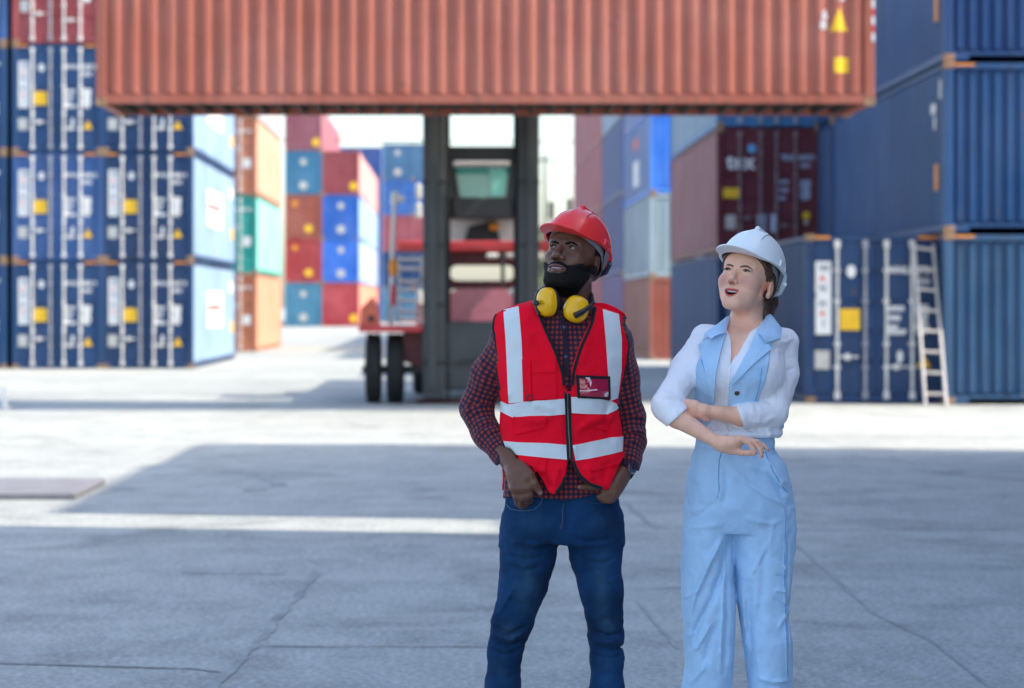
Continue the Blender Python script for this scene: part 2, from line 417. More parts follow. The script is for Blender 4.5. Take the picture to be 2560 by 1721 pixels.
def text_mesh(txt, size, mat, key=None, bold=0.0, sx=1.0):
    def f():
        cu = bpy.data.curves.new('t', 'FONT'); cu.body = txt; cu.size = size; cu.align_x = 'LEFT'; cu.align_y = 'BOTTOM_BASELINE' if False else 'BOTTOM'
        cu.offset = bold; cu.resolution_u = 2; cu.space_line = 0.85
        ob = bpy.data.objects.new('t', cu); COL.objects.link(ob)
        dg = bpy.context.evaluated_depsgraph_get(); dg.update(); me = bpy.data.meshes.new_from_object(ob.evaluated_get(dg))
        bpy.data.objects.remove(ob); bpy.data.curves.remove(cu)
        n = len(me.vertices); co = np.zeros(n * 3); me.vertices.foreach_get('co', co); co = co.reshape(-1, 3)
        out = np.stack([co[:, 0] * sx, np.zeros(n), co[:, 1]], 1); me.vertices.foreach_set('co', out.ravel()); me.materials.clear(); me.materials.append(mat); me.update()
        return me
    return cached(('text', txt, size, mat.name, bold, sx), f)

FY = -0.0  # decals sit just in front of the local surface
def dec_rect(parent, x0, x1, z0, z1, y, mat, name='sticker'):
    me = cached(('rect', x0, x1, z0, z1, y, mat.name, name), lambda: MB().cbox(x0, x1, y - 0.004, y, z0, z1, 0.003).mesh(name, mat))
    return link(name, me, parent)
def dec_poly(parent, pts, y, mat, name='sticker'):
    me = cached(('poly', tuple(pts), y, mat.name, name), lambda: MB().prism(pts, y - 0.004, y, 'y').mesh(name, mat))
    return link(name, me, parent)
def dec_disc(parent, x, z, rx, rz, y, mat, name='round_sticker'):
    pts = [(x + rx * math.cos(t * math.pi / 9), z + rz * math.sin(t * math.pi / 9)) for t in range(18)]
    return dec_poly(parent, pts, y, mat, name)
def dec_text(parent, txt, x, z, size, y, mat, name='lettering', bold=0.0, sx=1.0):
    o = link(name, text_mesh(txt, size, mat, bold=bold, sx=sx), parent); o.location = (x, y, z); return o

def decals_blue_door(root, H, y=0.028, seed=0):
    """white panel with vertical name, yellow plate, number rows, weights table, warning triangle"""
    k = H / 2.896
    dec_rect(root, -1.045, -0.773, 1.18, 2.43, y, M['white'], 'name_panel')
    for ch, z, mt in (('W', 2.22, 'navy'), ('A', 2.05, 'red'), ('N', 1.88, 'navy'), ('H', 1.62, 'navy'), ('A', 1.45, 'red'), ('I', 1.28, 'navy')):
        dec_text(root, ch, -0.985 if ch != 'I' else -0.93, z, 0.17, y - 0.006, M[mt], 'lettering', 0.004)
    dec_disc(root, -0.434, 2.26, 0.08, 0.11, y, M['white'])
    dec_rect(root, -0.624, -0.285, 1.256, 1.62, y, M['yellow'], 'yellow_plate')
    dec_rect(root, -1.054, -0.80, 0.587, 0.907, y, M['greyplate'], 'data_plate')
    rnd = random.Random(seed); num = '%06d' % rnd.randrange(400000, 999999)
    dec_text(root, 'WHLU', 0.205, 2.19, 0.17, y, M['white'], 'lettering', 0.006, 0.9)
    dec_text(root, num[:3] + ' ' + num[3], 0.69, 2.19, 0.17, y, M['white'], 'lettering', 0.006, 0.9)
    dec_text(root, '45G1', 0.66, 2.01, 0.15, y, M['white'], 'lettering', 0.006, 0.8)
    dec_text(root, 'MAX.G\n\nTARE\n\nNET\nCU.CAP', 0.20, 1.17, 0.095, y, M['white'], 'lettering', 0.014, 0.9)
    dec_text(root, '32500\n71650\n 3860\n 8510\n28640\n 76.4', 0.66, 1.17, 0.1, y, M['white'], 'lettering', 0.014, 0.9)
    dec_poly(root, ((0.68, 0.61), (0.93, 0.61), (0.805, 0.85)), y, M['yellow'], 'warning_triangle')
    for x0, x1 in ((-1.08, -0.79), (0.71, 1.01)): dec_rect(root, x0, x1, H - 0.085, H - 0.035, 0.008, M['orange'], 'height_mark')
    dec_disc(root, 0.40, 0.80, 0.05, 0.11, y, M['white'])
def decals_maroon(root, H, y=0.028):
    dec_text(root, 'tex', -0.985, 1.83, 0.52, y, M['white'], 'lettering', 0.012, 0.95)
    dec_disc(root, -0.404, 2.40, 0.10, 0.10, y, M['skyblue'])
    dec_rect(root, -1.108, -0.68, 1.26, 1.49, y, M['yellow'], 'yellow_plate')
    dec_text(root, 'TEXU 483071 5', 0.25, 2.10, 0.18, y, M['paleblue'], 'lettering', 0.004, 0.78)
    dec_text(root, '45G1', 0.70, 1.93, 0.15, y, M['paleblue'], 'lettering', 0.004, 0.8)
    dec_text(root, 'MGW\n\nTARE\n\nNET', 0.19, 1.2, 0.11, y, M['paleblue'], 'lettering', 0.006, 0.9)
    dec_text(root, '30480\n67200\n 3900\n26580\n 2694', 0.70, 1.2, 0.11, y, M['paleblue'], 'lettering', 0.006, 0.9)
    dec_rect(root, -1.01, -0.78, 0.55, 0.87, y, M['greyplate'], 'data_plate')
    dec_rect(root, -0.27, -0.09, 0.48, 0.89, y - 0.004, M['paleblue']); dec_rect(root, 0.03, 0.20, 0.48, 0.89, y - 0.004, M['paleblue'])
    dec_disc(root, 0.846, 0.86, 0.09, 0.09, y, M['yellow']); dec_disc(root, 0.846, 0.70, 0.05, 0.05, y, M['greyplate'])
def decals_red_door(root, H, y=0.028):
    dec_rect(root, -1.02, -0.60, 1.42, 1.62, y, M['yellow'], 'yellow_plate')
    dec_rect(root, -1.0, -0.78, 0.85, 1.17, y, M['greyplate'], 'data_plate')
    dec_disc(root, -0.42, 1.37, 0.09, 0.09, y, M['white']); dec_disc(root, 0.78, 1.22, 0.11, 0.11, y, M['white'])
    dec_text(root, 'MAX.G\nTARE\nNET', 0.20, 1.55, 0.14, y, M['white'], 'lettering', 0.006, 0.9)
    dec_text(root, '32500\n 3860\n28640', 0.66, 1.55, 0.14, y, M['white'], 'lettering', 0.006, 0.9)
def decals_plain_door(root, H, y=0.028):
    dec_text(root, 'CAIU', 0.22, H - 0.62, 0.16, y, M['white'], 'lettering', 0.006, 0.9)
    dec_text(root, '853 204', 0.62, H - 0.62, 0.16, y, M['white'], 'lettering', 0.006, 0.8)
    dec_rect(root, 0.70, 0.98, 1.0, 1.35, y, M['white'])
    dec_text(root, 'MGW\nTARE\nNET', 0.22, 1.45, 0.13, y, M['white'], 'lettering', 0.006, 0.9)

BLUE = (0.030, 0.085, 0.22)
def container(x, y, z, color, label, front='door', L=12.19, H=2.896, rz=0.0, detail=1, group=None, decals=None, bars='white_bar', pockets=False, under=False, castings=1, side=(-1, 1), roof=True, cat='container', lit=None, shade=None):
    root = empty('shipping_container', (x, y, z), rz)
    tag(root, label, cat, group)
    link('frame', frame_mesh(L, H, front, pockets), root, color)
    if castings:
        for s in (-1, 1):
            for yy in ((0.081, L - 0.081) if castings == 2 else (0.081,)):
                for zz in (0.059, H - 0.059): link('corner_casting', cast_mesh(), root, color, (s * (CW / 2 - 0.089), yy, zz))
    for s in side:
        link('side_panel', side_mesh(L, H, s), root, lit if (s > 0 and lit) else (shade if (s < 0 and shade) else color))  # lit and shade put sun and shade into the side colour
    link('end_panel', end_mesh(L, H, True), root, color)
    if roof: link('roof', roof_mesh(L, H), root, color)
    if under: link('floor_crossmembers', under_mesh(L), root)
    if front == 'door':
        for s in (-1, 1):
            d = link('door', door_mesh(H, s), root, color)
            for z in ((0.22, 1.02, 1.85, H - 0.28) if castings == 2 else ()): link('hinge', hinge_mesh(0, s), d, color, (0, 0, z))
            for k, xx in enumerate(((0.165, 0.607) if s > 0 else (-0.676, -0.198))):
                mt = M[bars] if not (bars == 'white_bar' and xx == -0.198) else M['grey_bar']
                link('lock_bar', bar_mesh(H, xx, mt), d)
            link('lock_handle', handle_mesh(0.165 if s > 0 else -0.676, 1, 0.63 if s > 0 else 0.80, M[bars]), d)
    else:
        link('end_panel', end_mesh(L, H, False), root, color)
    if decals: decals(root, H)
    return root

# --- colours (real paint colours)
C_BLUE = (0.010, 0.056, 0.16); C_BLUE2 = (0.018, 0.055, 0.145); C_NAVY = (0.010, 0.044, 0.128); C_BRIGHT = (0.02, 0.16, 0.60)
C_RED = (0.42, 0.05, 0.05); C_MAROON = (0.13, 0.020, 0.030); C_BRICK = (0.36, 0.10, 0.065); C_ORANGE = (0.50, 0.17, 0.08)
C_RUSTRED = (0.29, 0.085, 0.065); C_GREEN = (0.02, 0.34, 0.28); C_TEAL = (0.05, 0.20, 0.34); C_GREY = (0.42, 0.47, 0.50); C_MAUVE = (0.30, 0.10, 0.13)

HC = 2.896
rows = ['bottom', 'second', 'third', 'fourth', 'fifth']
# --- left: three columns of blue containers, doors to the camera
ZL = 64.6; sL = F / ZL
xL2 = (483 - CX) / sL - CW / 2; xL1 = xL2 - (483 - 258) / sL; xL0 = (16 - CX) / sL - CW / 2
def side_sticker(root, H, sx, y0, y1, z0, z1, mat):
    """sticker on the right-hand long side"""
    me = cached(('ss', sx, y0, y1, z0, z1, mat.name), lambda: MB().cbox(*sorted((sx * (CW / 2 - 0.010), sx * (CW / 2 + 0.002))), y0, y1, z0, z1, 0.003).mesh('sticker', mat))
    return link('sticker', me, root)
for r in range(4):
    c = [C_BLUE, C_BLUE, C_BLUE, (0.03, 0.10, 0.28)][r]
    container(xL0, ZL, r * HC, c, 'blue container cut off by the left edge of the photo, %s of its stack' % rows[r] if r < 3 else 'blue container at the top left corner of the photo, above three others', 'door', group='blue containers with their doors to the yard', decals=decals_plain_door)
    if r < 3:
        a = container(xL1, ZL, r * HC, [C_BLUE, (0.03, 0.095, 0.27), C_BLUE][r], 'blue door container with yellow plate, %s of the outer left stack' % rows[r], 'door', group='blue containers with their doors to the yard', decals=lambda ro, H, rr=r: decals_blue_door(ro, H, seed=rr))
    else:
        a = container(xL1, ZL, r * HC, (0.30, 0.045, 0.05), 'dark red container with white lock bars on top of three blue ones at left', 'door', decals=decals_red_door)
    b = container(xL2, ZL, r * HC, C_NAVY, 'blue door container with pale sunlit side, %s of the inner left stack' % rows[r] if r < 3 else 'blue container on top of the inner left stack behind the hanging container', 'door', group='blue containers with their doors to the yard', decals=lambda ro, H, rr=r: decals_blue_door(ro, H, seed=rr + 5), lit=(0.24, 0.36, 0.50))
    side_sticker(b, HC, 1, 3.6, 8.0, 1.05, 2.1, M['white']); side_sticker(b, HC, 1, 3.9, 7.6, 1.55, 1.72, M['red'])
    side_sticker(b, HC, 1, 10.2, 11.2, 2.1, 2.45, M['white']); side_sticker(b, HC, 1, 10.6, 11.4, 0.85, 1.2, M['yellow'])

# --- tan / green stack behind it
ZT = 89.3; xT = -7.5 - CW / 2
for r, (c, nm) in enumerate(((C_ORANGE, 'orange'), (C_GREEN, 'green'), (C_ORANGE, 'orange'), (C_GREY, 'pale grey'))):
    lab = {0: 'orange brown container with sunlit side under the green one', 1: 'green container with a bright sunlit side between two orange brown ones', 2: 'orange brown container resting on the green one', 3: 'pale grey container on top of the orange and green stack'}[r]
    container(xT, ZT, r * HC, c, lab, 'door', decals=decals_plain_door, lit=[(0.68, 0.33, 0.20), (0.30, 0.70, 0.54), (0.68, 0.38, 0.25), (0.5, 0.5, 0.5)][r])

# --- far middle stacks (corrugated ends)
ZA = 159.0; sA = F / ZA; g0 = gz(ZA)
def small_marks(root, H, kind=0):
    y = 0.02
    if kind == 0: dec_disc(root, 0.35, 0.65, 0.26, 0.26, y, M['yellow']); dec_disc(root, -0.55, H - 0.6, 0.2, 0.2, y, M['orange'])
    elif kind == 1: dec_disc(root, 0.0, 0.6, 0.28, 0.28, y, M['greyplate']); dec_disc(root, 0.0, H - 0.75, 0.22, 0.22, y, M['greyplate'])
    else: dec_disc(root, 0.85, 0.55, 0.26, 0.28, y, M['yellow'])
def longname(c, r, where): return '%s container, %s %s' % (c, rows[r], where)
colA = [((0.07, 0.24, 0.36), 'teal blue', 1), (C_RED, 'red', 0), (C_BRICK, 'brick red', 0), (C_TEAL, 'mid blue', 1), (C_MAUVE, 'dusky red', 2)]
colB = [((0.46, 0.05, 0.06), 'bright red', 2), (C_BRIGHT, 'bright blue', 1), ((0.03, 0.14, 0.50), 'royal blue', 1), ((0.33, 0.07, 0.08), 'faded red', 2)]
xA = (758 - CX) / sA; xB = (852 - CX) / sA
for r, (c, nm, k) in enumerate(colA):
    for d in range(2 if r == 4 else 1):
        container(xA, ZA + d * 12.4, g0 + r * HC, c, (longname(nm, r, 'of the tall far stack left of centre')) if d == 0 else 'pale pink lit side of the far container behind the dusky red one', 'corr', decals=(lambda ro, H, kk=k: small_marks(ro, H, kk)) if d == 0 else None)
for r, (c, nm, k) in enumerate(colB):
    for d in range(3):
        cc = c if d == 0 else [C_ORANGE, (0.3, 0.38, 0.55), (0.25, 0.38, 0.55), (0.55, 0.28, 0.26)][r]
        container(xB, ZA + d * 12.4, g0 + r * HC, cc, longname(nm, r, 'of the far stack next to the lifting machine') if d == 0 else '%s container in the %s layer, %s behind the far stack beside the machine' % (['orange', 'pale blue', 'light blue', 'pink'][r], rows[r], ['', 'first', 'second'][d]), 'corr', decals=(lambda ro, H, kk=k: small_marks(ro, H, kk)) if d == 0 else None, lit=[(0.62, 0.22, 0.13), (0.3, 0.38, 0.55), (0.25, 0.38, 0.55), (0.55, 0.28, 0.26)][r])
ZC = 195.0; sC = F / ZC
for j, px in enumerate((994, 1070)):
    for r, (c, nm) in enumerate(((C_TEAL, 'blue'), (C_BLUE, 'navy blue'), ((0.34, 0.09, 0.11), 'maroon'), ((0.03, 0.15, 0.45), 'strong blue'), ((0.07, 0.19, 0.33), 'grey blue'))):
        container((px - CX) / sC, ZC, gz(ZC) + r * HC, c, '%s container, %s of the farthest stack %s' % (nm, rows[r], 'beside the left mast column' if j == 0 else 'seen behind the mast'), 'corr', decals=(lambda ro, H: small_marks(ro, H, 1)) if r == 4 else None)
for j, px in enumerate((850, 920)):
    for r in range(6):
        container((px - CX) / (F / 215.0), 215.0, gz(215) + r * 2.59, (0.06, 0.12, 0.34), '%s blue container of the %s column behind the far red stack' % (['lowest', 'second', 'third', 'fourth', 'fifth', 'topmost'][r], ['left', 'right'][j]), 'corr', H=2.59)

# --- right-hand row at x = 5.9
xR = 5.9 + CW / 2
Z2 = 55.6
container(xR, Z2, 0, C_BLUE2, 'blue container under the dark maroon one, behind the woman', 'door', decals=decals_plain_door)
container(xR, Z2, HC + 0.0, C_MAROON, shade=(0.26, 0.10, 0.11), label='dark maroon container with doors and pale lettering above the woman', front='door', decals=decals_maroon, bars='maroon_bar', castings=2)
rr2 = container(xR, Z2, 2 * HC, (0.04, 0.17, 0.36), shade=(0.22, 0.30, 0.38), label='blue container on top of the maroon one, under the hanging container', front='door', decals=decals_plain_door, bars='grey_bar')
# second column behind the big right stack line (pink side visible)
Z3 = 75.0
H3 = 2.59
for r, (c, nm) in enumerate(((C_BRICK, 'brick red'), ((0.33, 0.42, 0.45), 'pale grey'), ((0.02, 0.20, 0.68), 'bright blue'), ((0.13, 0.19, 0.40), 'dull blue'))):
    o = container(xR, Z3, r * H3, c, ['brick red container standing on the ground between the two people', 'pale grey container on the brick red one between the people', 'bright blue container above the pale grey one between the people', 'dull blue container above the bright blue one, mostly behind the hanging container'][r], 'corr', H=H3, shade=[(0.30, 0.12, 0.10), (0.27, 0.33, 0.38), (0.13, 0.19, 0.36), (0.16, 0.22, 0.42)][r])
    if r == 2:
        side_sticker(o, H3, -1, 5.0, 7.2, 0.5, 1.35, M['white']); side_sticker(o, H3, -1, 5.2, 7.0, 1.75, 2.1, M['red'])
Z4 = 88.3
for r, (c, nm) in enumerate((((0.15, 0.12, 0.27), 'violet blue'), ((0.07, 0.10, 0.25), 'dusky blue'), ((0.07, 0.115, 0.26), 'slate blue'), ((0.25, 0.35, 0.45), 'pale blue'))):
    container(xR, Z4, r * HC, c, '%s container, %s of the stack behind the brick red one on the right' % (nm, rows[r]), 'corr')
for d in range(2):
    for r in range(4):
        container(xR, 101.2 + 12.4 * d, r * HC, (0.36, 0.11, 0.12), 'dusty red container, %s of the %s far stack on the right of the sky gap' % (rows[r], ['nearer', 'farther'][d]), 'corr')

# --- lone blue door container and the big right stack
root_d = container(5.9 + CW / 2, 41.3, 0, C_NAVY, 'blue container with white lock bars on the ground, ladder leaning on it', 'door', decals=lambda ro, H: decals_blue_door(ro, H, seed=21), castings=2)
for r in range(4):
    o = container(8.15 + CW / 2 + 0.02, 40.8, r * (HC + 0.005), [(0.026, 0.085, 0.18), (0.010, 0.062, 0.18), (0.008, 0.052, 0.17), C_BLUE][r], ['dark blue container with ribbed end, on the ground at the right edge', 'blue container with ribbed end, second one up at the right edge', 'blue container at the top right corner, third in its stack', 'blue container above the photo frame on the right stack'][r], 'corr', pockets=True, castings=2)
    dec_rect(o, -1.03, -0.70, HC - 0.075, HC - 0.035, 0.008, M['orange'], 'height_mark')
    if r < 3:
        side_sticker(o, HC, -1, 0.55, 0.85, 0.75, 1.2, M['orange'])
        if r > 0: side_sticker(o, HC, -1, 0.75, 1.15, 2.08, 2.25, M['white']); side_sticker(o, HC, -1, 0.75, 0.90, 1.80, 2.04, M['white'])
        if r == 1: side_sticker(o, HC, -1, 0.3, 0.42, 2.3, 2.62, M['white'])
for r in range(3): container(8.2 + CW / 2, 53.4, r * HC, C_NAVY, 'dark blue container, %s of the stack behind the big right stack' % rows[r], 'corr')
# --- stacks beyond the right edge of the photo that throw the shade on the yard
lv = ['lowest', 'second', 'third', 'fourth', 'topmost']
for r in range(4): container(7.95 + CW / 2, 21.1, r * HC, C_RUSTRED, 'rust red short container, %s of its stack beyond the right edge' % lv[r], 'corr', L=6.06)
for r in range(5): container(10.65 + CW / 2, 16.9, r * HC, C_BLUE, 'blue short container, %s of the stack beyond the right edge' % lv[r], 'corr', L=6.06)
for r in range(5): container(14.25 + CW / 2, 13.0, r * HC, C_RUSTRED, 'rust red short container, %s of the stack set farthest to the right' % lv[r], 'corr', L=6.06)
for r in range(5):
    for d in range(2): container(8.15 + CW / 2, 3.6 - 12.3 * d, r * HC, C_BLUE2, 'long blue container, %s of the %s stack beyond the right edge' % (lv[r], ['nearest', 'rearmost'][d]), 'corr')

# --- hanging container
ZH = 37.8
root_h = container(6.49, ZH + CW / 2, 4.805, (0.34, 0.095, 0.060), 'rust red forty foot container hanging from the lifting machine above the people', 'corr', rz=math.radians(90), castings=2, under=True)
# decals that follow the ribs of the hanging container (its camera-facing side is local -x)
def conform(root, name, y0, y1, zf, mat, L=12.19):
    prof = corr_sheet(L - 0.34, 0, 0, 0.278, 0.038, 0.075, 0.062, 1)
    A = [p[0] + 0.17 for p in prof]; D = [p[1] for p in prof]
    ys = sorted(set([y0 + (y1 - y0) * i / 16 for i in range(17)] + [a for a in A if y0 < a < y1]))
    vs = []
    for y in ys:
        d = float(np.interp(y, A, D)); z0, z1 = zf(y); x = -(CW / 2 - 0.012 - d) - 0.003
        vs += [(x, y, z0), (x, y, z1)]
    return MB().add(vs, [(2 * i, 2 * i + 1, 2 * i + 3, 2 * i + 2) for i in range(len(ys) - 1)]).build(name, mat, root)
conform(root_h, 'yellow_square', 0.41, 0.64, lambda y: (0.51, 0.75), M['yellow'])
conform(root_h, 'warning_triangle', 0.415, 0.705, lambda y: (1.16, 1.16 + 0.37 * (1 - abs(y - 0.56) / 0.145) + 0.002), M['yellow'])
for ch, y, z in (('8', 0.86, 1.15), ('6', 0.84, 1.31), ('S', 0.56, 1.60), ('4', 0.56, 1.80), ('1', 0.56, 2.0)):
    o = link('lettering', text_mesh(ch, 0.2, M['white'], bold=0.006), root_h); o.rotation_euler = (0, 0, math.radians(-90)); o.location = (-CW / 2 + 0.004, y, z)
for i in range(9):
    z = 1.0 + i * 0.13
    MB().cbox(-CW / 2 - 0.001, -CW / 2 + 0.006, 0.008, 0.05, z, z + 0.128, 0.001).build('reflective_tape', M['red'] if i % 2 else M['white'], root_h)

# ------------------------------------------------------------------ container lifting machine
ZK = 41.0
mach = empty('container_handler', (W(1202, 0, ZK).x, ZK, 0)); tag(mach, 'dark grey and red container lifting machine holding up the rust red container', 'container lifter')
mx, my = mach.location.x, mach.location.y
class PB(MB):
    """boxes given by photo columns/rows at a distance, stored relative to the machine"""
    def pb(s, px0, px1, py0, py1, Z0, Z1, c=0.02):
        a, b = W(px0, py1, Z0), W(px1, py0, Z0)
        return s.cbox(a.x - mx, b.x - mx, Z0 - my, Z1 - my, max(a.z, 0.0), b.z, c)
def L_(px, py, Z):
    w = W(px, py, Z); return (w.x - mx, w.y - my, w.z)
for a, b in ((1057, 1113), (1296, 1349)):
    mast = PB().pb(a, b, -560, 1000, 40.9, 41.25, 0.03).build('mast_column', M['machine'], mach)
    inn = (a + 14, b - 22) if a < 1200 else (a + 22, b - 14)
    PB().pb(inn[0], inn[1], -520, 975, 40.83, 40.90, 0.01).build('mast_rail', M['machine'], mast)
    e0, e1 = (b - 2, b + 12) if a < 1200 else (a - 12, a + 2)
    PB().pb(e0, e1, -520, 975, 41.05, 41.3, 0.01).build('mast_flange', M['machine_dark'], mast)
PB().pb(1113, 1296, -560, -490, 40.95, 41.2).build('mast_crossbeam', M['machine'], mach)
PB().pb(1113, 1296, 366, 402, 41.1, 41.3).build('mast_crossbeam', M['machine_dark'], mach)
for px_, r_ in ((1118, .016), (1124, .011), (1286, .016), (1291, .011), (1107, .009)):
    MB().tube([L_(px_, 1000, 41.0), L_(px_ + 1, 700, 41.02), L_(px_, 400, 41.0), L_(px_, -400, 41.0)], r_, 6).build('hydraulic_hose', M['black'], mach)
for py_ in (452, 610, 760, 905):
    for a_, b_ in ((1057, 1113), (1296, 1349)): PB().pb(a_ - 2, b_ + 2, py_, py_ + 7, 40.86, 40.91, 0.01).build('mast_bracket', M['machine_dark'], mach)
# spreader over the hanging container
sp = MB(); zt = 4.805 + HC
sp.cbox(-5.6 - mx, 6.2 - mx, ZH + 0.9 - my, ZH + 1.5 - my, zt + 0.12, zt + 0.50, 0.03)
for xx in (-5.6, 5.95): sp.cbox(xx - mx, xx + 0.35 - mx, ZH - my, ZH + 2.43 - my, zt + 0.04, zt + 0.34, 0.03)
sp.build('spreader', M['machine_red'], mach)
cg = PB(); cg.cbox(-1.1, 1.1, 40.35 - my, 40.8 - my, zt - 0.5, zt + 0.7, 0.04); cg.cbox(-0.5, 0.5, ZH + 1.5 - my, 40.5 - my, zt + 0.15, zt + 0.5, 0.03)
cg.build('carriage', M['machine'], mach)
# cab behind the mast
cb = PB(); cb.pb(1118, 1292, 400, 412, 43.2, 44.8); cb.pb(1118, 1292, 494, 546, 43.2, 44.8); cb.pb(1118, 1136, 400, 546, 43.2, 43.4); cb.pb(1276, 1292, 400, 546, 43.2, 43.4)
cb.pb(1118, 1292, 385, 400, 43.1, 44.9); cb.prism([L_(1136, 412, 43.2)[::2], L_(1150, 495, 43.2)[::2], L_(1136, 495, 43.2)[::2]], 43.2 - my, 43.3 - my)
cb.prism([L_(1276, 412, 43.2)[::2], L_(1276, 495, 43.2)[::2], L_(1266, 495, 43.2)[::2]], 43.2 - my, 43.3 - my)
cb.pb(1186, 1224, 466, 494, 43.6, 44.0, 0.05); cb.pb(1118, 1292, 400, 494, 44.75, 44.8)
cab = cb.build('cab', M['machine'], mach)
gm, nt, p = newmat('green_tinted_glass'); p.inputs['Base Color'].default_value = (0.10, 0.42, 0.38, 1); p.inputs['Roughness'].default_value = 0.06
p.inputs['Specular IOR Level'].default_value = 0.9; p.inputs['Coat Weight'].default_value = 0.6
wd = PB(); wd.prism([L_(1136, 412, 43.25)[::2], L_(1276, 412, 43.25)[::2], L_(1266, 494, 43.25)[::2], L_(1150, 494, 43.25)[::2]], 43.26 - my, 43.28 - my)
wd.build('windscreen', gm, cab)
gm2, nt, p = newmat('bright_green_glass'); p.inputs['Base Color'].default_value = (0.22, 0.68, 0.60, 1); p.inputs['Roughness'].default_value = 0.15
PB().prism([L_(1222, 420, 43.22)[::2], L_(1262, 420, 43.22)[::2], L_(1270, 440, 43.22)[::2], L_(1262, 490, 43.22)[::2], L_(1232, 492, 43.22)[::2]], 43.235 - my, 43.25 - my).build('side_window', gm2, cab)
PB().pb(1134, 1274, 402, 416, 43.0, 43.2, 0.03).build('sun_visor', M['greyplate'], cab)
# hood, red beam, plate with stadium opening
hood = PB(); a0 = L_(1100, 605, 44.0); pts = [L_(x, y, 44.0)[::2] for x, y in ((1102, 606), (1102, 566), (1122, 550), (1180, 547), (1280, 547), (1304, 566), (1306, 606))]
hood.prism(pts, 44.0 - my, 46.5 - my).build('engine_hood', M['machine_white'], mach)
PB().prism([L_(x, y, 43.9)[::2] for x, y in ((1160, 602), (1172, 566), (1240, 552), (1250, 602))], 43.88 - my, 44.02 - my).build('hood_dark_panel', M['machine_dark'], mach)  # dark panel across the middle of the hood
PB().pb(1224, 1248, 558, 576, 43.6, 43.9, 0.04).build('beacon', M['orange'], mach)
PB().pb(993, 1414, 603, 629, 42.0, 42.5, 0.03).build('axle_beam', M['machine_red'], mach)
# plate with stadium hole
pl = PB(); Zp = 42.3
outer = [(1103, 629), (1306, 629), (1306, 724), (1103, 724)]
hx0, hx1, hy, hr = 1143, 1268, 683, 19
N_ = 10
hole = [(hx1 + hr * math.sin(math.pi * i / N_), hy - hr * math.cos(math.pi * i / N_)) for i in range(N_ + 1)] + [(hx0 - hr * math.sin(math.pi * i / N_), hy + hr * math.cos(math.pi * i / N_)) for i in range(N_ + 1)]
import mathutils.geometry as mg
poly = [[Vector((L_(x, y, Zp)[0], L_(x, y, Zp)[2], 0)) for x, y in outer], [Vector((L_(x, y, Zp)[0], L_(x, y, Zp)[2], 0)) for x, y in hole]]
tri = mg.tessellate_polygon(poly); flat = poly[0] + poly[1]
for yy in (Zp, Zp + 0.06): pl.add([(v.x, yy - my, v.y) for v in flat], [tuple(t) for t in tri])
nh = len(hole); hv = [(v.x, Zp - my, v.y) for v in poly[1]] + [(v.x, Zp + 0.06 - my, v.y) for v in poly[1]]
pl.add(hv, [(i, (i + 1) % nh, (i + 1) % nh + nh, i + nh) for i in range(nh)])
pl.build('chassis_plate', M['machine_deepred'], mach)
for x0, x1, mt in ((1104, 1124, 'greyplate'), (1214, 1248, 'machine_white'), (1262, 1312, 'greyplate')):
    PB().pb(x0, x1, 633, 646, 41.9, 42.1, 0.05).build('work_lamp', M[mt], mach)
PB().pb(1272, 1308, 718, 744, 41.6, 41.9, 0.08).build('work_lamp', M['machine_white'], mach)
PB().pb(1252, 1262, 629, 720, 41.9, 42.0).build('hose', M['machine_dark'], mach)
cw = PB(); cw.prism([L_(x, y, 42.2)[::2] for x, y in ((1104, 812), (1104, 765), (1118, 735), (1150, 722), (1262, 722), (1292, 738), (1300, 770), (1300, 812))], 42.1 - my, 44.0 - my)
cw.build('front_hood', plain('red_paint_sky_tint', (0.58, 0.20, 0.25), 0.18, var=0.1), mach)  # pink base colour carries the sky reflection on red paint
lp = PB().pb(1108, 1300, 804, 978, 41.0, 41.3, 0.04)
low = lp.build('lower_mast_plate', M['machine'], mach)
PB().prism([L_(x, y, 40.98)[::2] for x, y in ((1132, 906), (1150, 898), (1205, 893), (1205, 908), (1140, 918))], 40.97 - my, 41.0 - my).build('slot', M['machine_dark'], low)
PB().pb(1040, 1362, 1000, 1012, 41.4, 41.8).build('lower_shadow_bar', M['machine_deepred'], mach)  # low dark bar stands in for the shadow strip under the mast
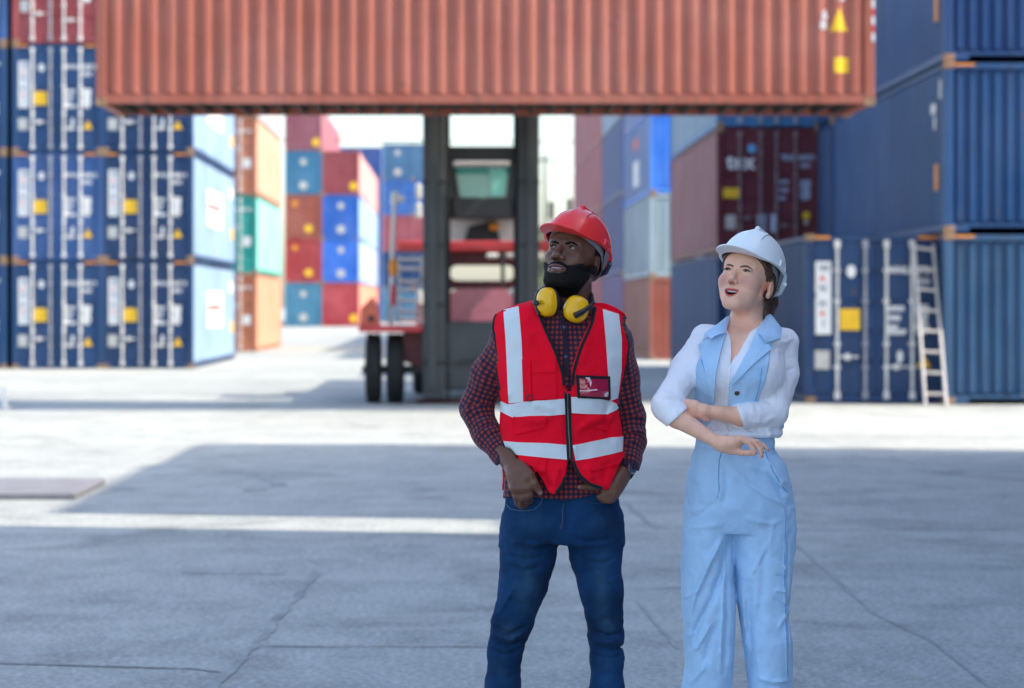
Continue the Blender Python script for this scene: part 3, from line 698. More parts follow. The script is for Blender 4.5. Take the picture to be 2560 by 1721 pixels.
# side decks, chassis, wheels on both sides (mirrored about the mast centre)
def mir(px): return 2404 - px
def lr(a, b, right): return (mir(b), mir(a)) if right else (a, b)
for rt in (False, True):
    x0, x1 = lr(896, 1056, rt); PB().pb(x0, x1, 815, 831, 40.9, 43.6, 0.02).build('fender_deck', M['machine_red'], mach)
    pts = [(1008, 831), (1058, 831), (1066, 925), (1008, 905)]
    if rt: pts = [(mir(x), y) for x, y in pts]
    PB().prism([L_(x, y, 41.3)[::2] for x, y in pts], 41.3 - my, 46.5 - my).build('chassis_side', M['machine_deepred'], mach)
    x0, x1 = lr(905, 1060, rt); PB().pb(x0, x1, 915, 935, 41.4, 42.0).build('axle', M['machine_dark'], mach)
    for a, b in ((911, 951), (964, 1008)):
        x0, x1 = lr(a, b, rt); p0 = W(x0, 0, 41.0); p1 = W(x1, 0, 41.0); w = p1.x - p0.x; R = 0.595
        t = MB(); prof = [(0, 0.32), (0.0, R - 0.09), (0.03, R - 0.02), (0.06, R), (w - 0.06, R), (w - 0.03, R - 0.02), (w, R - 0.09), (w, 0.32)]
        t.lathe(prof, (p0.x - mx, 0.6 + 0.02, R), 'x', 32)
        for k in range(30):
            th = 2 * math.pi * k / 30; c_, s_ = math.cos(th), math.sin(th)
            for sgn in (0.25, 0.75):
                xx = p0.x - mx + w * sgn; t.cyl((xx - w * 0.17, 0.62 + (R - 0.004) * c_, R + (R - 0.004) * s_), (xx + w * 0.17, 0.62 + (R - 0.004) * math.cos(th + 0.08), R + (R - 0.004) * math.sin(th + 0.08)), 0.014, n=5)
        wh = t.build('tyre', M['black'], mach)
        MB().lathe([(0.05, 0.02), (0.05, 0.30), (0.02, 0.33), (w - 0.02, 0.33), (w - 0.05, 0.30), (w - 0.05, 0.02)], (p0.x - mx, 0.62, R), 'x', 20).build('rim', M['greyplate'], wh)
# rear wheels
for s in (-1, 1):
    t = MB(); t.lathe([(-0.15, 0.3), (-0.15, 0.5), (-0.1, 0.56), (0.1, 0.56), (0.15, 0.5), (0.15, 0.3)], (s * 1.1, 5.2, 0.56), 'x', 28); t.build('tyre', M['black'], mach)
PB().cbox(-1.15, 1.15, 3.0, 6.2, 0.95, 1.9, 0.1).build('counterweight', M['machine_red'], mach)
PB().cbox(-0.75, 0.75, 0.5, 5.5, 0.55, 0.95, 0.05).build('chassis', M['machine_deepred'], mach)
# steps, rail with lamp head, small lamps
st = PB()
for i, y in enumerate((645, 668, 700, 722, 748, 775, 795)): st.pb(998, 1050, y, y + 9, 42.0 + i * 0.0, 42.35, 0.01)
st.pb(994, 999, 640, 812, 42.0, 42.1); st.pb(1050, 1055, 640, 812, 42.0, 42.1)
st.build('access_steps', M['grey_bar'], mach)
pole = MB(); pole.tube([L_(978, 812, 41.6), L_(979, 700, 41.6), (L_(981, 600, 41.6)), L_(986, 500, 41.6), L_(987, 490, 41.6)], 0.035)
pole.tube([L_(985, 500, 41.6), L_(1012, 496, 41.6)], 0.05); pole.tube([L_(985, 512, 41.6), L_(988, 480, 41.6)], 0.06)
po = pole.build('handrail_pole', M['machine_white'], mach)
for y0, y1, r in ((648, 690, 0.085), (712, 765, 0.06)): MB().tube([L_(983, y0, 41.5), L_(983, (y0 + y1) / 2, 41.5), L_(983, y1, 41.5)], [r * 0.7, r, r * 0.7]).build('marker_lamp', M['orange'] if y0 < 700 else M['machine_red'], po)
PB().pb(1038, 1054, 458, 500, 41.7, 41.9, 0.04).build('work_lamp', M['machine_white'], mach); PB().pb(1038, 1054, 505, 548, 41.7, 41.9, 0.04).build('work_lamp', M['machine_white'], mach)
PB().pb(1042, 1056, 726, 766, 41.6, 41.8, 0.04).build('work_lamp', M['machine_white'], mach)
fb = PB(); fb.prism([L_(x, y, 41.2)[::2] for x, y in ((900, 815), (902, 770), (932, 742), (946, 775), (948, 815))], 41.15 - my, 41.7 - my)
fb.build('fender_box', plain('coral_paint', (0.62, 0.13, 0.07), 0.4, var=0.1), mach)
MB().lathe([(-0.01, 0.001), (-0.01, 0.055), (0.02, 0.055)], (L_(928, 797, 41.15)[0], 41.145 - my, L_(928, 797, 41.15)[2]), 'y', 14).build('box_hole_disc', M['machine_dark'], mach)  # dark disc stands in for the shaded round hole in the box

# ------------------------------------------------------------------ ladder leaning on the lone blue container
lad = empty('ladder', W(2338, 1030, 41.0) * 1.0); lad.location.z = 0; lx, ly = lad.location.x, lad.location.y
tag(lad, 'pale metal ladder leaning against the blue container at the right', 'ladder')
def P2(px, py, Z): w = W(px, py, Z); return Vector((w.x - lx, w.y - ly, w.z))
lt, lb = P2(2284, 605, 41.24), P2(2313, 1026, 40.55); rt_, rb = P2(2333, 612, 41.24), P2(2365, 1031, 40.5); lb.z = 0; rb.z = 0
for a, b in ((lb, lt), (rb, rt_)):
    d = (b - a).normalized(); m = MB(); m.cyl(a, b, 0.034, n=4); m.build('ladder_rail', M['alu'], lad)
for i in range(8):
    t = 0.07 + i * 0.128; m = MB(); m.cyl(lb.lerp(lt, t), rb.lerp(rt_, t), 0.026, n=8); m.build('rung', M['alu'], lad)

# ------------------------------------------------------------------ small things of the yard
a = W(245, 1252, 20.6)
slab = MB().cbox(-9.5, -3.3, 20.7, 22.5, 0.0, 0.06, 0.012).build('concrete_slab', plain('lavender_concrete', (0.21, 0.205, 0.225), 0.8, var=0.15, vscale=3))
tag(slab, 'low pale slab lying on the yard at the left edge', 'slab')
b = W(11, 1026, 38.9); bo = empty('bollard', (b.x, b.y, 0)); tag(bo, 'small white bollard standing at the far left of the yard', 'bollard')
MB().lathe([(0, 0.09), (0.04, 0.09), (0.05, 0.05), (0.34, 0.045), (0.38, 0.02), (0.38, 0.001)], (0, 0, 0), 'z', 16).build('post', M['machine_white'], bo)
MB().lathe([(0, 0.001), (0, 0.13), (0.03, 0.13), (0.03, 0.06)], (0, 0, 0), 'z', 16).build('base', M['greyplate'], bo)

# sky gap: pole with crossarm wire, slim posts, tree behind
M['bark'] = plain('bark', (0.10, 0.075, 0.05), 0.9, var=0.3); M['leaf'] = plain('leaves', (0.10, 0.15, 0.06), 0.6, var=0.4, vscale=1.5)
pp = W(1362, 700, 175.0); pole = empty('utility_pole', (pp.x, pp.y, 0.3)); tag(pole, 'thin dark utility pole with crossarm in the sky gap beside the mast', 'utility pole')
MB().tube([(0, 0, 0), (0, 0, 12.5)], [0.16, 0.10]).build('pole', M['machine_dark'], pole)
MB().cbox(-0.9, 0.9, -0.06, 0.06, 11.9, 12.05).build('crossarm', M['machine_dark'], pole)
wz = W(0, 354, 175).z - 0.3
wm = MB(); wm.tube([(-30, 0, wz + 0.3), (-12, 0, wz), (0, 0, wz - 0.02), (14, 0, wz - 0.05), (32, 0, wz + 0.3)], 0.055, 5); wm.build('cable', M['machine_dark'], pole)
for px, py, nm in ((1378, 505, 'taller dark lamp post rising behind the man in the red helmet, left of the other'), (1424, 498, 'slim dark lamp post directly above the red helmet')):
    q = W(px, py, 210.0); lp_ = empty('lamp_post', (q.x, q.y, 0.36)); tag(lp_, nm, 'lamp post')
    MB().tube([(0, 0, 0), (0, 0, q.z - 0.4)], [0.18, 0.12], 6).build('post', M['machine_dark'], lp_)
    MB().cbox(-0.25, 0.25, -0.3, 0.3, q.z - 1.9, q.z - 0.3, 0.1).build('lamp_head', M['machine_dark'], lp_)
def tree(px, top, Z, rad, label, seed):
    q = W(px, top, Z); rnd = random.Random(seed); t = empty('tree', (q.x, q.y, 0.3)); tag(t, label, 'tree', 'trees beyond the yard'); H = q.z
    m = MB(); m.tube([(0, 0, 0), (0.1, 0, H * 0.4), (0, 0.1, H * 0.8)], [0.25, 0.18, 0.06], 7)
    for i in range(9):
        an = rnd.uniform(0, 6.28); h0 = H * rnd.uniform(0.35, 0.8); m.tube([(0, 0, h0), (math.cos(an) * rad * 0.7, math.sin(an) * rad * 0.7, h0 + H * 0.12)], [0.07, 0.02], 5)
    m.build('trunk', M['bark'], t)
    c = MB(); blobs = [(rnd.gauss(0, rad * 0.45), rnd.gauss(0, rad * 0.45), H * rnd.uniform(0.4, 0.97)) for _ in range(30)]
    for bx, by, bz in blobs:
        for _ in range(55):
            p = Vector((bx + rnd.gauss(0, rad * 0.16), by + rnd.gauss(0, rad * 0.16), bz + rnd.gauss(0, rad * 0.16))); u = Vector((rnd.uniform(-1, 1), rnd.uniform(-1, 1), rnd.uniform(-1, 1))).normalized(); v = u.orthogonal().normalized(); s_ = rnd.uniform(0.08, 0.2)
            c.add([p - u * s_, p + v * s_ * 0.6, p + u * s_, p - v * s_ * 0.6], [(0, 1, 2, 3)])
    c.build('crown', M['leaf'], t)
tree(1362, 575, 190, 1.4, 'low green tree in the sky gap left of the red helmet', 4)
tree(1440, 560, 200, 2.4, 'low green tree in the sky gap behind the red helmet', 6)
# ------------------------------------------------------------------ implicit-surface modelling
f32 = np.float32
def _smin(a, b, k):
    if k <= 0: return np.minimum(a, b)
    h = np.maximum(k - np.abs(a - b), 0) / k
    return np.minimum(a, b) - h * h * (k * 0.25)
class SDF:
    def __init__(s, lo, hi, h, Mx=None):
        """grid in a local frame; Mx = local->world matrix (4x4)"""
        s.lo = np.array(lo, f32); s.h = h; s.n = np.ceil((np.array(hi) - np.array(lo)) / h).astype(int) + 1
        s.ax = [(s.lo[i] + np.arange(s.n[i]) * h).astype(f32) for i in range(3)]
        s.d = np.full(s.n, 0.5, f32); s.M = Mx; s.Mi = None if Mx is None else np.array(Mx.inverted(), float)
    def _box(s, lo, hi, pad):
        sl = []
        for i in range(3):
            a = int(max(0, math.floor((lo[i] - pad - s.lo[i]) / s.h))); b = int(min(s.n[i], math.ceil((hi[i] + pad - s.lo[i]) / s.h) + 1))
            if b <= a: return None
            sl.append(slice(a, b))
        return tuple(sl), s.ax[0][sl[0]][:, None, None], s.ax[1][sl[1]][None, :, None], s.ax[2][sl[2]][None, None, :]
    def w2l(s, p):
        if s.Mi is None: return np.array(p, float)
        return (s.Mi @ np.array([p[0], p[1], p[2], 1.0]))[:3]
    def apply(s, fn, lo, hi, k, op='u'):
        r = s._box(lo, hi, k + 4 * s.h)
        if r is None: return
        sl, X, Y, Z = r; b = fn(X, Y, Z).astype(f32); a = s.d[sl]
        if op == 'u': s.d[sl] = _smin(a, b, k)
        elif op == 's': s.d[sl] = -_smin(-a, b, k)
        elif op == 'i': s.d[sl] = -_smin(-a, -b, k)
    def ell(s, c, r, k=0.01, op='u', rot=None, world=False):
        c = s.w2l(c) if world else np.array(c, float); r = np.array(r, float) if np.ndim(r) else np.array([r] * 3, float)
        R = None if rot is None else np.array(rot.to_3x3() if hasattr(rot, 'to_3x3') else rot)
        m = r.max() if R is not None else r
        def fn(X, Y, Z):
            x, y, z = X - c[0], Y - c[1], Z - c[2]
            if R is not None: x, y, z = (R[0, 0] * x + R[1, 0] * y + R[2, 0] * z), (R[0, 1] * x + R[1, 1] * y + R[2, 1] * z), (R[0, 2] * x + R[1, 2] * y + R[2, 2] * z)
            k0 = np.sqrt((x / r[0]) ** 2 + (y / r[1]) ** 2 + (z / r[2]) ** 2); k1 = np.sqrt((x / r[0] ** 2) ** 2 + (y / r[1] ** 2) ** 2 + (z / r[2] ** 2) ** 2)
            return k0 * (k0 - 1) / np.maximum(k1, 1e-6)
        s.apply(fn, c - m, c + m, k, op)
    def cap(s, a, b, ra, rb=None, k=0.01, op='u', world=False, flat=None):
        rb = ra if rb is None else rb
        if world: a, b = s.w2l(a), s.w2l(b)
        a, b = np.array(a, float), np.array(b, float); ab = b - a; L2 = max(ab @ ab, 1e-12); m = max(ra, rb)
        def fn(X, Y, Z):
            x, y, z = X - a[0], Y - a[1], Z - a[2]
            t = np.clip((x * ab[0] + y * ab[1] + z * ab[2]) / L2, 0, 1)
            return np.sqrt((x - t * ab[0]) ** 2 + (y - t * ab[1]) ** 2 + (z - t * ab[2]) ** 2) - (ra + (rb - ra) * t)
        s.apply(fn, np.minimum(a, b) - m, np.maximum(a, b) + m, k, op)
    def chain(s, pts, rs, k=0.01, op='u', world=False):
        if np.ndim(rs) == 0: rs = [rs] * len(pts)
        for i in range(len(pts) - 1): s.cap(pts[i], pts[i + 1], rs[i], rs[i + 1], k if i == 0 else min(k, min(rs[i], rs[i + 1]) * 0.6), op, world)
    def loft(s, rows, k=0.01, p=2.3, op='u', power_y=None):
        """rows: (z, cx, cy, a, b) ascending z; superellipse cross sections"""
        rows = sorted(rows); R = np.array(rows, float); z0, z1 = R[0, 0], R[-1, 0]; am, bm = R[:, 3].max(), R[:, 4].max()
        lo = (R[:, 1].min() - am, R[:, 2].min() - bm, z0); hi = (R[:, 1].max() + am, R[:, 2].max() + bm, z1)
        def sm(z, i):  # smooth (monotone cubic-ish) interpolation
            zz = np.clip(z, z0, z1); j = np.clip(np.searchsorted(R[:, 0], zz) - 1, 0, len(R) - 2)
            t = (zz - R[j, 0]) / (R[j + 1, 0] - R[j, 0]); m = np.gradient(R[:, i], R[:, 0]); hh = R[j + 1, 0] - R[j, 0]
            return (2 * t**3 - 3 * t**2 + 1) * R[j, i] + (t**3 - 2 * t**2 + t) * hh * m[j] + (-2 * t**3 + 3 * t**2) * R[j + 1, i] + (t**3 - t**2) * hh * m[j + 1]
        def fn(X, Y, Z):
            zf = Z.ravel(); cx, cy, a, b = [sm(zf, i).reshape(Z.shape) for i in (1, 2, 3, 4)]
            q = (np.abs((X - cx) / a) ** p + np.abs((Y - cy) / b) ** p) ** (1 / p)
            d = (q - 1) * np.minimum(a, b); dz = np.maximum(z0 - Z, Z - z1)
            return np.maximum(d, dz)
        s.apply(fn, lo, hi, k, op)
    def near(s, t=0.03): return np.abs(s.d) < t
    def pts(s, mask):
        i = np.argwhere(mask); return s.lo + i * s.h, (i[:, 0], i[:, 1], i[:, 2])
    def disp(s, fn, t=0.03):
        """d -= fn(world points) near the surface (positive pushes outwards)"""
        m = s.near(t); P_, ix = s.pts(m)
        if s.M is not None: Mx = np.array(s.M, float); P_ = P_ @ Mx[:3, :3].T + Mx[:3, 3]
        s.d[ix] -= fn(P_).astype(f32)
    def clip(s, fn, t=0.03, k=0.0, op='i'):
        """intersect near-surface band and inside with region fn(world points) <= 0"""
        m = s.d < t; P_, ix = s.pts(m)
        if s.M is not None: Mx = np.array(s.M, float); P_ = P_ @ Mx[:3, :3].T + Mx[:3, 3]
        b = fn(P_).astype(f32); a = s.d[ix]; s.d[ix] = -_smin(-a, -b, k) if op == 'i' else -_smin(-a, b, k)
    def net(s):
        D = s.d; S = D < 0; c = np.zeros(s.n - 1, np.uint8)
        for i in (0, 1):
            for j in (0, 1):
                for k in (0, 1): c += S[i:s.n[0] - 1 + i, j:s.n[1] - 1 + j, k:s.n[2] - 1 + k]
        act = (c > 0) & (c < 8); idx = np.argwhere(act); nv = len(idx)
        vid = np.full(act.shape, -1, np.int32); vid[act] = np.arange(nv)
        acc = np.zeros((nv, 3)); cnt = np.zeros(nv); C = [(i, j, k) for i in (0, 1) for j in (0, 1) for k in (0, 1)]
        for p in C:
            for ax in range(3):
                if p[ax]: continue
                q = list(p); q[ax] = 1
                a = D[idx[:, 0] + p[0], idx[:, 1] + p[1], idx[:, 2] + p[2]]; b = D[idx[:, 0] + q[0], idx[:, 1] + q[1], idx[:, 2] + q[2]]
                m = (a < 0) != (b < 0); t = np.where(m, a / np.where(a == b, 1, a - b), 0)
                pos = np.array(p, float)[None, :].repeat(nv, 0); pos[:, ax] += t
                acc[m] += pos[m]; cnt[m] += 1
        V = s.lo + (idx + acc / cnt[:, None]) * s.h
        Fs = []
        for ax in range(3):
            sl0 = [slice(1, s.n[i] - 1) for i in range(3)]; sl1 = list(sl0); sl0[ax] = slice(0, s.n[ax] - 1); sl1[ax] = slice(1, s.n[ax])
            a = S[tuple(sl0)]; b = S[tuple(sl1)]; e = np.argwhere(a != b)
            if not len(e): continue
            fl = a[e[:, 0], e[:, 1], e[:, 2]]
            off = np.ones(3, int); off[ax] = 0; e = e + off; u, v = [(1, 2), (2, 0), (0, 1)][ax]
            def cell(du, dv):
                q = e.copy(); q[:, u] -= du; q[:, v] -= dv; return vid[q[:, 0], q[:, 1], q[:, 2]]
            quad = np.stack([cell(1, 1), cell(0, 1), cell(0, 0), cell(1, 0)], 1)
            quad[~fl] = quad[~fl][:, ::-1]; Fs.append(quad)
        Q = np.concatenate(Fs); Q = Q[(Q >= 0).all(1)]
        if s.M is not None: Mx = np.array(s.M, float); V = V @ Mx[:3, :3].T + Mx[:3, 3]
        return V, Q
def relax(V, Q, it=1, w=0.5):
    for _ in range(it):
        acc = np.zeros_like(V); cnt = np.zeros(len(V))
        for a, b in ((0, 1), (1, 2), (2, 3), (3, 0)):
            np.add.at(acc, Q[:, a], V[Q[:, b]]); np.add.at(cnt, Q[:, a], 1); np.add.at(acc, Q[:, b], V[Q[:, a]]); np.add.at(cnt, Q[:, b], 1)
        V = V * (1 - w) + w * acc / np.maximum(cnt, 1)[:, None]
    return V
def npmesh(name, V, Q, mats, attrs=None, smooth=True, midx=None):
    me = bpy.data.meshes.new(name); n, m = len(V), len(Q); k = Q.shape[1]
    me.vertices.add(n); me.vertices.foreach_set('co', np.asarray(V, f32).ravel())
    me.loops.add(m * k); me.loops.foreach_set('vertex_index', np.asarray(Q, np.int32).ravel())
    me.polygons.add(m); me.polygons.foreach_set('loop_start', np.arange(m, dtype=np.int32) * k)
    try: me.polygons.foreach_set('loop_total', np.full(m, k, np.int32))
    except Exception: pass
    me.polygons.foreach_set('use_smooth', np.full(m, smooth))
    for mt in (mats if isinstance(mats, (list, tuple)) else [mats]): me.materials.append(mt)
    if midx is not None: me.polygons.foreach_set('material_index', midx)
    me.update(calc_edges=True)
    for an, val in (attrs or {}).items():
        val = np.asarray(val, f32)
        if val.ndim == 1: at = me.attributes.new(an, 'FLOAT', 'POINT'); at.data.foreach_set('value', val)
        else: at = me.attributes.new(an, 'FLOAT_VECTOR', 'POINT'); at.data.foreach_set('vector', val.ravel())
    return me

# ---- cheap smooth value noise (numpy)
_rng = np.random.default_rng(5); _lat = _rng.random((32, 32, 32)).astype(f32) * 2 - 1
def vnoise(P_, scale, seed=0):
    q = np.asarray(P_, float) * scale + seed * 7.31; i = np.floor(q).astype(int); t = q - i; t = t * t * (3 - 2 * t); r = 0
    for a in (0, 1):
        for b in (0, 1):
            for c in (0, 1):
                w = (t[:, 0] if a else 1 - t[:, 0]) * (t[:, 1] if b else 1 - t[:, 1]) * (t[:, 2] if c else 1 - t[:, 2])
                r = r + w * _lat[(i[:, 0] + a) % 32, (i[:, 1] + b) % 32, (i[:, 2] + c) % 32]
    return r
KD = 1.0977
def P(dx, dy, dz=0.0): return W(dx * KD, dy * KD, PZ + dz)
def scr(P_):
    """world points -> overview picture coordinates"""
    return (P_[:, 0] * F / P_[:, 1] + CX) / KD, ((CAMH - P_[:, 2]) * F / P_[:, 1] + CY) / KD
PX = PZ / F * KD    # metres per overview pixel at the people
def poly_sd(x, y, poly):
    """signed distance (negative inside) to a 2-D polygon"""
    p = np.array(poly, float); d = np.full(x.shape, 1e9); ins = np.zeros(x.shape, bool)
    for i in range(len(p)):
        a, b = p[i], p[(i + 1) % len(p)]; e = b - a; wx, wy = x - a[0], y - a[1]
        t = np.clip((wx * e[0] + wy * e[1]) / (e @ e), 0, 1); d = np.minimum(d, (wx - t * e[0]) ** 2 + (wy - t * e[1]) ** 2)
        c = ((a[1] > y) != (b[1] > y)) & (x < (b[0] - a[0]) * (y - a[1]) / (b[1] - a[1] + 1e-12) + a[0]); ins ^= c
    d = np.sqrt(d); return np.where(ins, -d, d)
def line_d(x, y, pts):
    """distance to a polyline and parameter along it"""
    p = np.array(pts, float); d = np.full(x.shape, 1e9); tt = np.zeros(x.shape); n = len(p) - 1
    for i in range(n):
        a, b = p[i], p[i + 1]; e = b - a; t = np.clip(((x - a[0]) * e[0] + (y - a[1]) * e[1]) / (e @ e), 0, 1)
        q = np.sqrt((x - a[0] - t * e[0]) ** 2 + (y - a[1] - t * e[1]) ** 2); m = q < d; d = np.where(m, q, d); tt = np.where(m, (i + t) / n, tt)
    return d, tt
def strokes(lst, yfront):
    """cloth folds: list of (polyline in picture coords, width px, height m); only on the camera side"""
    def fn(P_):
        x, y = scr(P_); o = np.zeros(len(P_)); fr = np.clip((yfront + 0.02 - P_[:, 1]) / 0.03, 0, 1)
        for pts, w, hgt in lst:
            bx = [q[0] for q in pts]; by = [q[1] for q in pts]
            m = (x > min(bx) - 3 * w) & (x < max(bx) + 3 * w) & (y > min(by) - 3 * w) & (y < max(by) + 3 * w)
            if not m.any(): continue
            d, t = line_d(x[m], y[m], pts); o[m] += hgt * np.exp(-(d / w) ** 2) * np.clip(np.minimum(t, 1 - t) * 5, 0, 1) ** 0.7
        return o * fr
    return fn
# ---- patches laid on a surface
def bvh_of(me): 
    me.calc_loop_triangles(); n = len(me.vertices); co = np.zeros(n * 3); me.vertices.foreach_get('co', co)
    return BVHTree.FromPolygons([tuple(c) for c in co.reshape(-1, 3)], [tuple(p.vertices) for p in me.polygons])
CAMP = Vector((0, 0, CAMH))
def rs(pts, n):
    p = np.array(pts, float); s_ = np.r_[0, np.cumsum(np.hypot(*np.diff(p, axis=0).T))]; u = np.linspace(0, s_[-1], n)
    return np.stack([np.interp(u, s_, p[:, i]) for i in range(2)], 1)
def patch(name, bv, A, B, mat, parent, nu=12, nv=8, t=0.003, sink=0.0025, smooth=True, side_drop=0.0):
    """thin cloth/plate laid on a surface between two edge lines A and B (picture coords, top-to-bottom or left-to-right)"""
    A, B = rs(A, nu), rs(B, nu); H_, Nn = [], []; miss = np.zeros((nu, nv), bool)
    for i in range(nu):
        for j in range(nv):
            q = A[i] + (B[i] - A[i]) * j / (nv - 1); tgt = P(q[0], q[1], 0); d = (tgt - CAMP).normalized()
            hit = bv.ray_cast(CAMP, d, 30)
            if hit[0] is None:
                nr = bv.find_nearest(tgt + Vector((0, -0.02, 0))); H_.append(nr[0]); Nn.append(nr[1]); miss[i, j] = True
            else: H_.append(hit[0]); Nn.append(hit[1])
    bad = miss.mean(axis=1) > .34; r0, r1 = 0, nu
    while r0 < nu - 3 and bad[r0]: r0 += 1
    while r1 > r0 + 3 and bad[r1 - 1]: r1 -= 1
    H_, Nn, miss, A, B = H_[r0 * nv:r1 * nv], Nn[r0 * nv:r1 * nv], miss[r0:r1], A[r0:r1], B[r0:r1]; nu = r1 - r0
    N3 = np.array([tuple(v) for v in Nn]).reshape(nu, nv, 3); P3 = np.array([tuple(v) for v in H_]).reshape(nu, nv, 3)
    mm_ = miss.copy()
    if miss.any():
        for _ in range(6):
            Pp = np.pad(P3, ((1, 1), (1, 1), (0, 0)), 'reflect', reflect_type='odd') if min(nu, nv) > 1 else P3
            P3 = np.where(mm_[..., None], (Pp[:-2, 1:-1] + Pp[2:, 1:-1] + Pp[1:-1, :-2] + Pp[1:-1, 2:]) / 4, P3)
    N3 = np.where(((N3[..., 1] > 0.3) & ~miss)[..., None], -N3, N3)
    for _ in range(3):  # smooth the normals
        Np = np.pad(N3, ((1, 1), (1, 1), (0, 0)), 'edge'); N3 = (Np[:-2, 1:-1] + Np[2:, 1:-1] + Np[1:-1, :-2] + Np[1:-1, 2:] + 2 * N3); N3 /= np.linalg.norm(N3, axis=2, keepdims=True)
    top = P3 + N3 * t; bot = P3 - N3 * sink; n = nu * nv
    V = np.concatenate([top.reshape(-1, 3), bot.reshape(-1, 3)]); Q = []
    for i in range(nu - 1):
        for j in range(nv - 1): a = i * nv + j; Q.append((a, a + 1, a + nv + 1, a + nv))
    for i in range(nu - 1):
        for j in (0, nv - 1): a = i * nv + j; Q.append((a, a + nv, a + nv + n, a + n))
    for j in range(nv - 1):
        for i in (0, nu - 1): a = i * nv + j; Q.append((a, a + 1, a + 1 + n, a + n))
    me = npmesh(name, V, np.array(Q), mat, smooth=False)
    import bmesh
    bm = bmesh.new(); bm.from_mesh(me); bmesh.ops.recalc_face_normals(bm, faces=bm.faces); bm.to_mesh(me); bm.free()
    if smooth:
        try: me.set_sharp_from_angle(angle=math.radians(50))
        except Exception: pass
        me.polygons.foreach_set('use_smooth', np.full(len(me.polygons), True))
    return link(name, me, parent)
def wline(pts, w): 
    """two edges around a centre line, in picture coords"""
    p = np.array(pts, float); d = np.gradient(p, axis=0); d /= np.hypot(d[:, 0], d[:, 1])[:, None]; nrm = np.stack([-d[:, 1], d[:, 0]], 1)
    w = np.asarray(w, float); w = w[:, None] if w.ndim else w
    return (p + nrm * w / 2).tolist(), (p - nrm * w / 2).tolist()
def stripline(name, bv, pts, w, mat, parent, n=24, **kw):
    A, B = wline(rs(pts, n).tolist(), w); return patch(name, bv, A, B, mat, parent, nu=n, nv=3, **kw)

# ------------------------------------------------------------------ heads
def head_matrix(px, py, yaw, pitch, roll, dz=0.0, sc=1.0):
    R = Matrix.Rotation(math.radians(roll), 4, 'Y') @ Matrix.Rotation(math.radians(yaw), 4, 'Z') @ Matrix.Rotation(math.radians(pitch), 4, 'X')
    return Matrix.Translation(W(px, py, PZ + dz)) @ R @ Matrix.Scale(sc, 4)
def build_head(S, g):
    m = g.get('male', True); e = S.ell; c = S.cap
    e((0, .014, .030), (.0755, .094, .086), 0); e((0, -.030, .032), (.063, .060, .052), .03)
    e((0, -.030, -.035), (.058 if m else .055, .056, .066), .03); e((0, -.032, -.078), (.050 if m else .043, .050, .036), .03)
    e((0, -.078, -.103), (.022 if m else .017, .017, .016), .028)
    for s in (-1, 1):
        c((s * .050 if m else s * .046, .004, -.055), (s * .018, -.068, -.102), .015 if m else .012, k=.022)
        e((s * .042, -.056, -.028), (.021, .021, .019) if m else (.0225, .0235, .021), .024)
    e((0, -.079, -.070), (.030, .019, .026), .018)
    for s in (-1, 1):
        c((s * .012, -.084, .017), (s * .046, -.068, .020), .0085 if m else .0055, k=.014)
        e((s * .031, -.101, -.003), (.019, .018, .0145), .014, 's')
        e((s * .0315, -.0735, -.001), (.0150, .0142, .0142), .005)
        c((s * .021, -.0845, .007), (s * .033, -.0895, .0095), .0028, k=.004); c((s * .033, -.0895, .0095), (s * .045, -.080, .006), .0028, k=.004)
        ap = g.get('ap', .0048)
        e((s * .032, -.094, .0005), (.0128, .016, ap), .0012, 's')
    if not m:
        for s in (-1, 1): e((s * .034, -.048, -.058), (.0215, .029, .029), .02)
    if not m:
        for s in (-1, 1): e((s * .040, -.060, -.034), (.0165, .018, .018), .02)
    # nose
    c((0, -.083, .006), (0, -.1065, -.030), .0062, .0095, k=.012)
    w = g.get('nose', 1.0)
    e((0, -.1085, -.0350), (.0112 * w, .0100, .0092), .007)
    for s in (-1, 1): e((s * .0132 * w, -.0985, -.0400), (.0076 * w, .0095, .0068), .006); e((s * .0070 * w, -.1060, -.0462), (.0042, .0050, .0032), .002, 's')
    # mouth
    op = g.get('open', .002); ww = g.get('mw', .024); zl = g.get('zl', -.0720); zq = zl - op * 2; cu = g.get('smile', 0.0)
    lt = g.get('lip', 1.0)
    for s in (-1, 1):
        S.chain([(s * ww, -.083, zl - op + cu), (s * ww * .6, -.0935, zl + .0028 + cu * .25), (s * .005, -.0985, zl + .0040), (0, -.0985, zl + .0030)], [.0022 * lt, .0042 * lt, .0050 * lt, .0048 * lt], .004)
        S.chain([(s * ww, -.083, zl - op + cu), (s * ww * .58, -.0925, zq - .0035 + cu * .35), (0, -.0972, zq - .0055)], [.0022 * lt, .0052 * lt, .0066 * lt], .004)
    hz = max(op * 1.25, .0012)
    S.apply(lambda X, Y, Z: (np.sqrt((X / (ww * .9)) ** 2 + ((Y + .096) / .020) ** 2 + ((Z - (zl - op) - cu * (X / ww) ** 2) / hz) ** 2) - 1) * hz, (-ww, -.118, zl - op - .012), (ww, -.07, zl - op + .014), .0015, 's')
    # ears
    for s in (-1, 1):
        R = Matrix.Rotation(math.radians(s * 22), 3, 'Z') @ Matrix.Rotation(math.radians(-10), 3, 'X')
        ez = g.get('earz', 0); e((s * .078, .012, -.014 + ez), (.0090, .0210, .0315), .006, rot=R); e((s * .0865, .008, -.012 + ez), (.007, .0140, .022), .003, 's', rot=R)
        e((s * .079, .004, -.016 + ez), (.005, .006, .010), .004, rot=R); e((s * .078, .004, -.040 + ez), (.006, .009, .009), .005)

